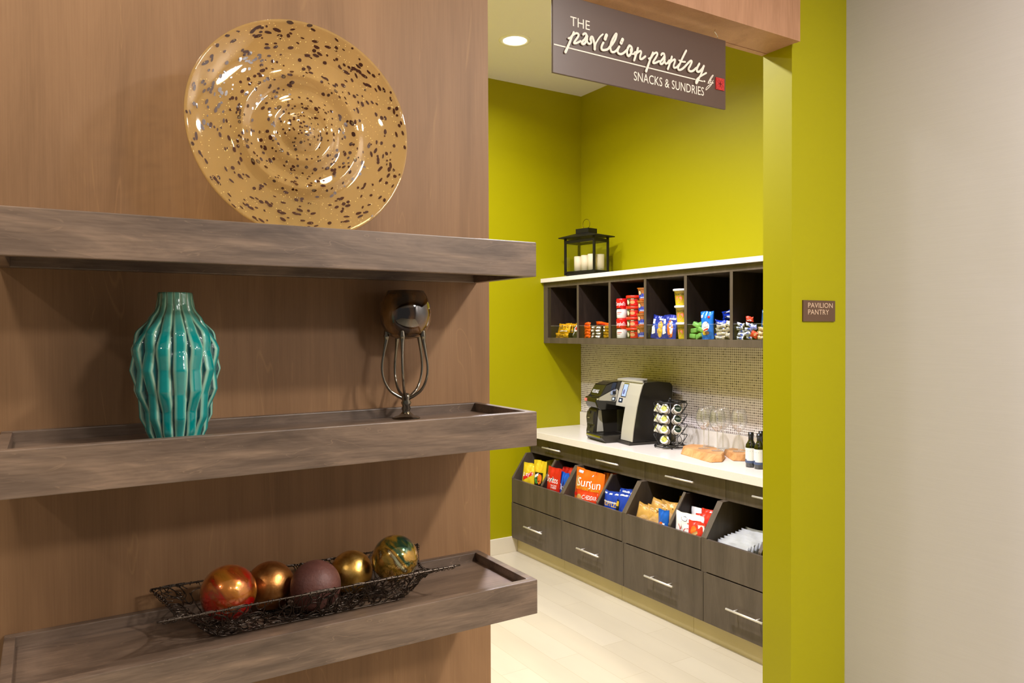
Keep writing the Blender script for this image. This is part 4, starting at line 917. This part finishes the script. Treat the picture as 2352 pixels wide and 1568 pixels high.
bag(.165, .028, .02, ORF, [('rect', .5, .5, .5, .3, 4)], 'long orange candy pack lying across the middle stack in the second cubby', 'candy pack', (3.37, 4.20, SH+.0855), zr(-.05, 0, .06), 'single bags in the cubbies', seed=50, crimp=.003, nu=12, nv=6)
# --- compartment 3
CANR = mat('glossy red label', (206, 18, 22), .25); CANW = mat('glossy white label', (240, 236, 230), .3); RIML = mat('tin rim', (190, 186, 178), .3, metal=.8)
for k in range(2):
    cup([(0, 0), (.032, 0), (.036, .004), (.037, .050), (.034, .062), (.0385, .070), (.0395, .122), (.038, .130), (.036, .1335), (0, .1335)], [0, 0, 0, 0, 1, 2, 2, 2, 2], [CANW, CANR, CANR, WHT, BLKP, REDP],
        [('Campbell\'s', .5, .71, .62, .26, 3), ('rect', .45, .30, .3, .03, 5), ('rect', .40, .22, .25, .02, 5), ('rect', .42, .49, .3, .05, 4)],
        '%s red and white soup cup of the left stack in the third cubby' % ('lower', 'upper')[k], 'soup cup', (3.327, 3.936, SH+k*.135), .45, 'red and white soup cups', rref=.0385, H=.1335)
TUBR = mat('red orange lid', (226, 46, 22), .3); TUBL = mat('tub label green', (120, 130, 80), .4, var=.3, vscale=40)
for k in range(4):
    cup([(0, 0), (.045, 0), (.050, .052), (.0565, .053), (.0575, .064), (.055, .0705), (0, .0705)], [0, 0, 1, 1, 1, 1], [TUBL, TUBR, REDP, mat('cream print', (222, 214, 180), .45), mat('pasta print', (206, 150, 96), .5), mat('olive dark print', (84, 88, 60), .5)],
        [('rect', .62, .38, .36, .66, 2), ('ell', .28, .36, .22, .45, 3), ('ell', .55, .36, .22, .34, 4), ('rect', .42, .66, .7, .14, 5), ('rect', .55, .66, .12, .08, 3)],
        'red lidded microwave tub, %s in the middle stack of tubs' % OR4[k], 'food tub', (3.352, 3.838, SH+k*.0718), .4, 'red lidded tubs', rref=.05, H=.0705)
TUBO = mat('orange lid', (224, 130, 40), .3); MACB = mat('orange tub', (214, 134, 62), .35)
for k in range(4):
    cup([(0, 0), (.030, 0), (.031, .012), (.040, .074), (.0455, .075), (.0455, .0785), (0, .0785)], [0, 0, 0, 1, 1, 1], [MACB, TUBO, BLUP, WHT, BLKP, mat('skin tan print', (214, 180, 140), .5)],
        [('rect', .55, .34, .75, .40, 2), ('ell', .38, .60, .26, .42, 4), ('ell', .38, .60, .20, .34, 5), ('rect', .6, .22, .4, .05, 3)],
        'orange and blue macaroni tub, %s of its stack by the divider' % OR4[k], 'food tub', (3.330, 3.731-.004*k, SH+k*.0835*1.0), .35, 'orange and blue tubs', rref=.036, H=.0785)
# --- compartment 4
BLF = foil('deep blue foil', (36, 52, 150)); 
bp = [('rect', .5, .55, .9, .28, 5), ('ell', .66, .42, .42, .72, 7, .12), ('ell', .68, .42, .26, .6, 9, .12), ('rect', .16, .72, .2, .2, 1), ('rect', .17, .36, .26, .34, 1, .3), ('rect', .70, .84, .4, .07, 11)]
bp2 = [('rect', .5, .55, .9, .28, 5), ('ell', .6, .42, .40, .72, 6, .12), ('ell', .66, .48, .24, .56, 1, .12), ('rect', .16, .72, .2, .2, 1), ('rect', .17, .36, .26, .34, 1, .3), ('rect', .70, .84, .4, .07, 11)]
G4 = 'blue pastry packs in the fourth cubby'
bag(.118, .150, .02, BLF, bp, 'blue foil pastry pack with a tan bar pictured, left in the fourth cubby', 'snack pack', (3.318, 3.583, SH), zr(.12, .10, .12), G4, seed=60, crimp=.008)
bag(.118, .150, .02, BLF, bp2, 'blue foil pastry pack with an orange and white bar pictured, right in the fourth cubby', 'snack pack', (3.322, 3.484, SH), zr(.12, .08, .06), G4, seed=61, crimp=.008)
bag(.10, .150, .02, BLF, bp, 'blue foil pastry pack squeezed between the orange and white one and the yellow cups', 'snack pack', (3.372, 3.452, SH), zr(-.3, .06, 0), G4, seed=62, crimp=.008)
bag(.11, .152, .02, BLF, [], 'blue foil pastry pack at the back left of the fourth cubby', 'snack pack', (3.372, 3.545, SH), zr(0, .08, .1), G4, seed=63, crimp=.008)
CHY = mat('yellow cereal cup', (200, 174, 34), .35)
for k, wd in enumerate(('Cheerios',)*3):
    cup([(0, 0), (.034, 0), (.034, .004), (.0425, .088), (.050, .089), (.051, .097), (.048, .102), (0, .102)], [0, 0, 0, 1, 1, 1, 1], [CHY, WHT, BLKP, mat('salmon heart print', (226, 140, 110), .4), ORP],
        [(wd, .5, .70, .62, .17, 2), ([(.5, 0), (.05, .5), (.0, .75), (.12, .97), (.35, .97), (.5, .8), (.65, .97), (.88, .97), (1, .75), (.95, .5)], .52, .33, .36, .50, 4), ([(.5, 0), (.05, .5), (.0, .75), (.12, .97), (.35, .97), (.5, .8), (.65, .97), (.88, .97), (1, .75), (.95, .5)], .52, .335, .30, .42, 3)],
        'yellow cereal cup with a white lid, %s of the stack in the fourth cubby' % ('bottom', 'middle', 'top')[k], 'cereal cup', (3.350, 3.378+.012*k, SH+k*.1035), .35 if k else .0, 'yellow cereal cups', rref=.04, H=.1)
# --- compartment 5
GP_ = foil('apple green wrapper', (128, 190, 92)); k = 0
for y, z, r in ((3.262, 0, .1), (3.212, 0, -.45), (3.258, .033, -.1), (3.206, .038, .3), (3.255, .068, .45), (3.208, .072, -.25)):
    brick(.05, .03, .028, GP_, [], 'apple green wrapped sweet pack, %s' % ('bottom left of the pile', 'bottom right of the pile', 'middle left of the pile', 'middle right of the pile', 'top left of the pile', 'top right of the pile')[k], 'candy pack', (3.312+.004*k, y, SH+z+.005), (0, r, -PI/2+r*.4), 'green sweet packs in the fifth cubby', bev=.008); k += 1
bag(.096, .166, .035, foil('bright blue foil', (14, 112, 206)), [('ell', .45, .46, .62, .34, 1), ('Chips', .45, .52, .5, .12, 2, .3), ('Ahoy!', .47, .42, .5, .10, 2, .2), ('rect', .5, .34, .35, .05, 4, .15), ('ell', .36, .22, .36, .14, 9), ('ell', .58, .22, .3, .13, 10), ('rect', .15, .83, .14, .1, 1), ('ell', .72, .78, .18, .08, 4)], 'tall bright blue cookie bag standing in the fifth cubby', 'cookie bag', (3.322, 3.158, SH), zr(.1, .08, -.06), 'single bags in the cubbies', seed=71, crimp=.008)
ROY = foil('royal blue foil', (20, 56, 176))
rb = [('rect', .5, .5, .6, .3, 11), ('ell', .25, .5, .2, .5, 12)]
for x, y, z, w, h, rl, lb in ((3.345, 3.094, 0, .10, .036, .1, 'royal blue cookie pack lowest behind the clear lip of the fifth cubby'), (3.37, 3.085, .036, .10, .04, -.15, 'royal blue cookie pack second lowest in the fifth cubby'), (3.36, 3.094, .075, .10, .038, .12, 'royal blue cookie pack third lowest in the fifth cubby'), (3.40, 3.05, .112, .13, .036, .05, 'royal blue cookie pack lying near the top right of the fifth cubby'), (3.41, 3.06, .146, .13, .03, -.22, 'royal blue cookie pack on the very top in the fifth cubby')):
    bag(w, h, .03, ROY, rb if z > .03 else [], lb, 'cookie pack', (x, y, SH+z), zr(.05, .1, rl), 'royal blue cookie packs', seed=int(z*1000)+80, crimp=.003, nu=12, nv=8)
TAN = foil('beige wrapper', (196, 184, 156))
for k, (y, z, r) in enumerate(((3.045, 0, .03), (3.04, .022, -.04), (3.048, .044, .05), (3.035, .066, -.1), (2.992, .01, .3), (2.990, .045, -.3), (2.985, .075, .4))):
    bag(.075 if k < 4 else .045, .021 if k < 4 else .03, .016, TAN, [('rect', .5, .5, .5, .2, 11)], 'beige wrapped bar, %s' % ('bottom of the beige stack in the fifth cubby', 'second in the beige stack', 'third in the beige stack', 'top of the beige stack', 'lowest of the loose beige ones by the divider', 'middle of the loose beige ones by the divider', 'topmost of the loose beige ones by the divider')[k], 'snack bar', (3.305+.004*(k % 3), y, SH+z), zr(.05, 0, r), 'beige wrapped bars', seed=90+k, crimp=.002, nu=10, nv=6)
# --- compartment 6
WF = foil('white wrapper', (222, 226, 230), metal=.05); wb = [('rect', .66, .5, .3, .6, 5), ('rect', .36, .5, .16, .4, 11), ('ell', .5, .5, .1, .4, 2)]
n = 0
for ci, (y, zs) in enumerate(((2.900, (0, .019, .038, .057, .076)), (2.846, (.004, .026, .050, .074)))):
    for z in zs:
        bag(.05, .0185, .016, WF, wb, 'white and blue wrapped bar, %s in the %s column, sixth cubby' % (OR5[zs.index(z)] if len(zs) == 5 else OR4[zs.index(z)], ('left', 'second')[ci]), 'snack bar', (3.306+.006*(n % 3), y, SH+z), zr(.1*math.sin(n*2), 0, .22*math.sin(n*1.7)), 'white and blue bars in the sixth cubby', seed=110+n, crimp=.002, nu=10, nv=6); n += 1
bag(.055, .030, .02, foil('orange red wrapper', (222, 70, 40)), [('rect', .5, .3, .6, .2, 1)], 'orange red wrapped bar on top of the white and blue ones in the sixth cubby', 'snack bar', (3.335, 2.856, SH+.099), zr(0, 0, .02), 'red bars in the sixth cubby', seed=130, crimp=.003, nu=10, nv=6)
bag(.050, .036, .02, foil('orange red wrapper', (222, 70, 40)), [('ell', .7, .6, .3, .5, 7)], 'orange red wrapped bar low in the middle of the sixth cubby', 'snack bar', (3.302, 2.803, SH+.012), zr(0, 0, .3), 'red bars in the sixth cubby', seed=131, crimp=.003, nu=10, nv=6)
bag(.05, .03, .018, foil('periwinkle wrapper', (140, 146, 220)), [], 'periwinkle blue wrapped bar in the sixth cubby', 'snack bar', (3.306, 2.802, SH+.052), zr(0, 0, -.3), 'single bags in the cubbies', seed=132, crimp=.003, nu=10, nv=6)
for k, z in enumerate((0, .024, .048)):
    bag(.075, .0225, .018, foil('wheat wrapper', (206, 176, 130)), [('rect', .6, .5, .14, .3, 12)], 'wheat coloured wrapped bar, %s of the right stack in the sixth cubby' % ('bottom', 'middle', 'top')[k], 'snack bar', (3.306, 2.744-.004*k, SH+z), zr(.04*k, 0, .06-.05*k), 'wheat coloured bars', seed=134+k, crimp=.002, nu=10, nv=6)
bag(.085, .17, .03, foil('slate blue foil', (60, 100, 140)), [('ell', .75, .5, .5, .3, 4), ('ell', .8, .5, .3, .2, 6), ('rect', .4, .55, .4, .16, 7), ('rect', .5, .93, .9, .04, 1)], 'slate blue bag with an orange disc standing at the back right of the sixth cubby', 'snack bag', (3.40, 2.800, SH), zr(.1, .1, .04), 'single bags in the cubbies', seed=140, crimp=.008)
# ================================================================ BINS under the counter (floor z .404)
BZ = .4045
def bb(w, h, t_, base, prints, label, x, y, z=0, rz=0, lean=.3, roll=0, group='chip bags in the bins', seed=1, cat='chip bag', crimp=.014):
    bag(w, h, t_, base, prints, label, cat, (x, y, BZ+z), zr(rz, lean, roll), group, seed=seed, crimp=crimp)
YF = foil('lemon yellow foil', (226, 196, 40))
lay = [('ell', .5, .86, .5, .2, 3), ('rect', .42, .68, .62, .11, 4, .35), ('Lay\'s', .42, .71, .6, .15, 1, .15), ('ell', .55, .18, .6, .2, 9)]
bb(.16, .280, .05, YF, lay, 'lemon yellow chip bag with a red and white banner, far left of the first bin', 3.020, 4.655, .0, .30, .10, .12, seed=201)
bb(.17, .315, .05, YF, [('ell', .5, .84, .6, .2, 3), ('rect', .55, .56, .62, .34, 2), ('ell', .45, .58, .36, .22, 8), ('ell', .66, .58, .3, .24, 6), ('rect', .42, .66, .3, .06, 1, .2), ('rect', .5, .2, .3, .06, 11)], 'yellow chip bag with a dark barbecue panel, right of the banner one', 3.035, 4.520, .0, .0, .10, -.06, seed=202)
bb(.14, .31, .05, foil('olive yellow foil', (150, 136, 20)), [('ell', .5, .6, .6, .3, 3)], 'olive yellow chip bag standing at the back of the first bin', 3.20, 4.535, .0, .3, .2, -.25, seed=203)
dor = [([(0, .5), (.5, 1), (1, .5), (.5, 0)], .46, .70, .34, .44, 3), ([(0, .5), (.5, 1), (1, .5), (.5, 0)], .46, .70, .28, .36, 2), ('ell', .46, .60, .2, .2, 4), ('Doritos', .48, .72, .80, .15, 1), ('NACHO', .66, .59, .36, .04, 1), ('CHEESE', .66, .54, .36, .04, 1)]
bb(.155, .300, .045, RED, dor, 'red tortilla chip bag at the front of the second bin', 3.016, 4.332, 0, .05, .08, .04, seed=204)
bb(.105, .280, .035, foil('cobalt blue foil', (20, 90, 200)), [('ell', .7, .50, .5, .2, 6)]+[([(0, .5), (.5, 1), (1, .5), (.5, 0)], .5, .66, .3, .40, 12), ('Doritos', .56, .64, .90, .14, 1)], 'cobalt blue tortilla chip bag leaning on the right side of the second bin', 3.026, 4.212, .0, -.05, .10, -.02, seed=205)
for k, (x, y) in enumerate(((3.095, 4.32), (3.15, 4.28), (3.20, 4.275))):
    bb(.19, .295, .05, RED, [('rect', .5, .5, .8, .14, 1)], 'red tortilla chip bag behind the front one, %s' % ('first back', 'second back', 'rearmost')[k], x, y, .0, .05, .28, -.1+.04*k, seed=206+k)
OF = foil('orange foil', (236, 112, 30))
sun = [('rect', .3, .93, .28, .05, 11), ('ell', .22, .74, .24, .22, 7), ('Sun', .56, .75, .62, .17, 1, .05), ('Chips', .56, .62, .56, .12, 9, .05), ('rect', .5, .48, .9, .06, 4)]
bb(.19, .335, .06, OF, sun, 'orange chip bag at the left of the third bin', 3.040, 4.015, 0, .1, .08, .05, seed=210)
bb(.21, .325, .06, OF, sun, 'orange chip bag overlapping on the right in the third bin', 3.048, 3.893, 0, -.03, .10, -.06, seed=211)
bb(.24, .205, .05, foil('vermilion foil', (222, 62, 30)), [('ell', .2, .62, .4, .5, 7), ('CHEDDAR', .66, .80, .6, .13, 1), ], 'vermilion chip bag with white lettering lying in front in the third bin', 3.016, 3.925, 0, .0, .06, -.06, seed=212)
bb(.18, .315, .05, OF, [('rect', .5, .9, .3, .06, 11)], 'orange chip bag hidden at the back of the third bin', 3.175, 3.87, 0, .1, .2, -.15, seed=213)
NF = foil('ultramarine foil', (28, 66, 176), .2)
ru = [('rect', .5, .93, .96, .04, 11), ('RUFFLES', .5, .68, .78, .13, 3), ('ell', .6, .22, .5, .28, 9), ('rect', .5, .72, .9, .03, 11)]
bb(.145, .245, .05, NF, ru, 'ultramarine chip bag with yellow lettering, front left of the fourth bin', 3.022, 3.700, 0, .12, .10, .04, seed=220)
bb(.16, .250, .05, NF, [('rect', .5, .93, .96, .04, 11), ('ell', .4, .68, .3, .3, 2), ('rect', .4, .72, .16, .12, 9)], 'ultramarine chip bag with a dark panel, front right of the fourth bin', 3.034, 3.598, -.0, -.08, .10, -.12, seed=221)
for k, (x, y, r) in enumerate(((3.085, 3.66, .05), (3.14, 3.62, -.1), (3.20, 3.61, -.15))):
    bb(.17, .255, .045, NF, [('rect', .5, .93, .96, .05, 11), ('rect', .5, .6, .8, .03, 11)], 'ultramarine chip bag behind the front pair in the fourth bin, %s' % ('first back', 'second back', 'rearmost')[k], x, y, 0, .1, .25, r, seed=222+k)
KR = foil('kraft gold foil', (206, 160, 82), .3); KD = [('ell', .55, .55, .6, .4, 7), ('ell', .5, .45, .4, .24, 3), ('rect', .5, .93, .9, .05, 7)]
for k, (x, y, z, w, h, ln, rl) in enumerate(((3.012, 3.408, 0, .15, .225, .14, .22), (3.018, 3.312, 0, .15, .225, .2, .05), (3.07, 3.385, 0, .16, .25, .2, .28), (3.10, 3.27, 0, .16, .25, .2, -.02), (3.16, 3.23, 0, .15, .27, .2, .15))):
    bb(w, h, .05, KR, KD, 'kraft gold snack bag, %s' % ('far left front of the fifth bin', 'second in the front row of the fifth bin', 'left in the second row of the fifth bin', 'right in the second row of the fifth bin', 'rearmost in the fifth bin')[k], x, y, z, .1, ln, rl, 'kraft gold bags in the fifth bin', 240+k, 'snack bag')
bb(.10, .225, .035, foil('sky blue foil', (20, 100, 200)), [('ell', .5, .6, .5, .2, 6), ('rect', .7, .62, .2, .1, 1), ('rect', .4, .3, .4, .1, 12)], 'small sky blue snack bag at the front right of the fifth bin', 3.012, 3.205, 0, -.10, .08, -.08, 'single bags in the bins', 250, 'snack bag')
WV = foil('matt white foil', (236, 234, 228), .45, .0)
bb(.205, .245, .035, WV, [('Veggie', .52, .66, .72, .18, 4, .1), ('ell', .36, .86, .22, .12, 2), ('ell', .36, .86, .20, .10, 1), ('rect', .5, .78, .3, .02, 4)], 'white snack bag with red Veggie lettering across the sixth bin', 3.012, 3.018, 0, .06, .08, .03, 'white snack bags in the sixth bin', 251, 'snack bag')
bb(.18, .200, .02, WV, [('Chips', .5, .80, .8, .2, 4, .2)], 'white snack bag low at the front right of the sixth bin', 3.003, 2.958, -.0, -.02, .03, -.05, 'white snack bags in the sixth bin', 252, 'snack bag')
bb(.22, .255, .03, WV, [], 'plain white snack bag at the back of the sixth bin', 3.12, 2.995, 0, .05, .15, -.05, 'white snack bags in the sixth bin', 253, 'snack bag')
RF = foil('coral red foil', (226, 58, 44)); rr_ = [('ell', .4, .62, .34, .4, 6), ('rect', .45, .3, .5, .08, 1), ('ell', .8, .2, .3, .28, 9), ('rect', .52, .55, .3, .12, 7, .5)]
for k, (x, y, z, w, h, ln, rl) in enumerate(((2.998, 2.942, .075, .12, .145, .10, .05), (3.060, 2.930, .09, .13, .165, .2, -.15), (3.085, 2.925, .11, .13, .165, .2, -.10))):
    bb(w, h, .035, RF, rr_ if k != 1 else [], 'coral red fruit snack bag, %s' % ('lowest in front of the white bag', 'middle one, leaning on the divider', 'highest, at the back')[k], x, y, z, .05, ln, rl, 'coral red bags in the sixth bin', 260+k, 'snack bag', .01)
PK = mat('frosted white packet', (198, 200, 197), .35, spec=.5, bump=.2, bscale=30)
ordn = ['frontmost', 'second', 'third', 'fourth', 'fifth', 'sixth', 'seventh', 'eighth', 'rearmost']
for k in range(9):
    bag(.21, .150+.006*k, .010, PK, [('rect', .8, .12, .2, .1, 7)], 'flat frosted white packet filed in the bin nearest the doorway, %s of the row' % ordn[k], 'packet', (3.012+.021*k, 2.718-.004*k, BZ+.002), zr(.0, .22, .0), 'white packets filed in the last bin', seed=280+k, crimp=.01, nu=12, nv=8)
print('objects', len(bpy.data.objects))
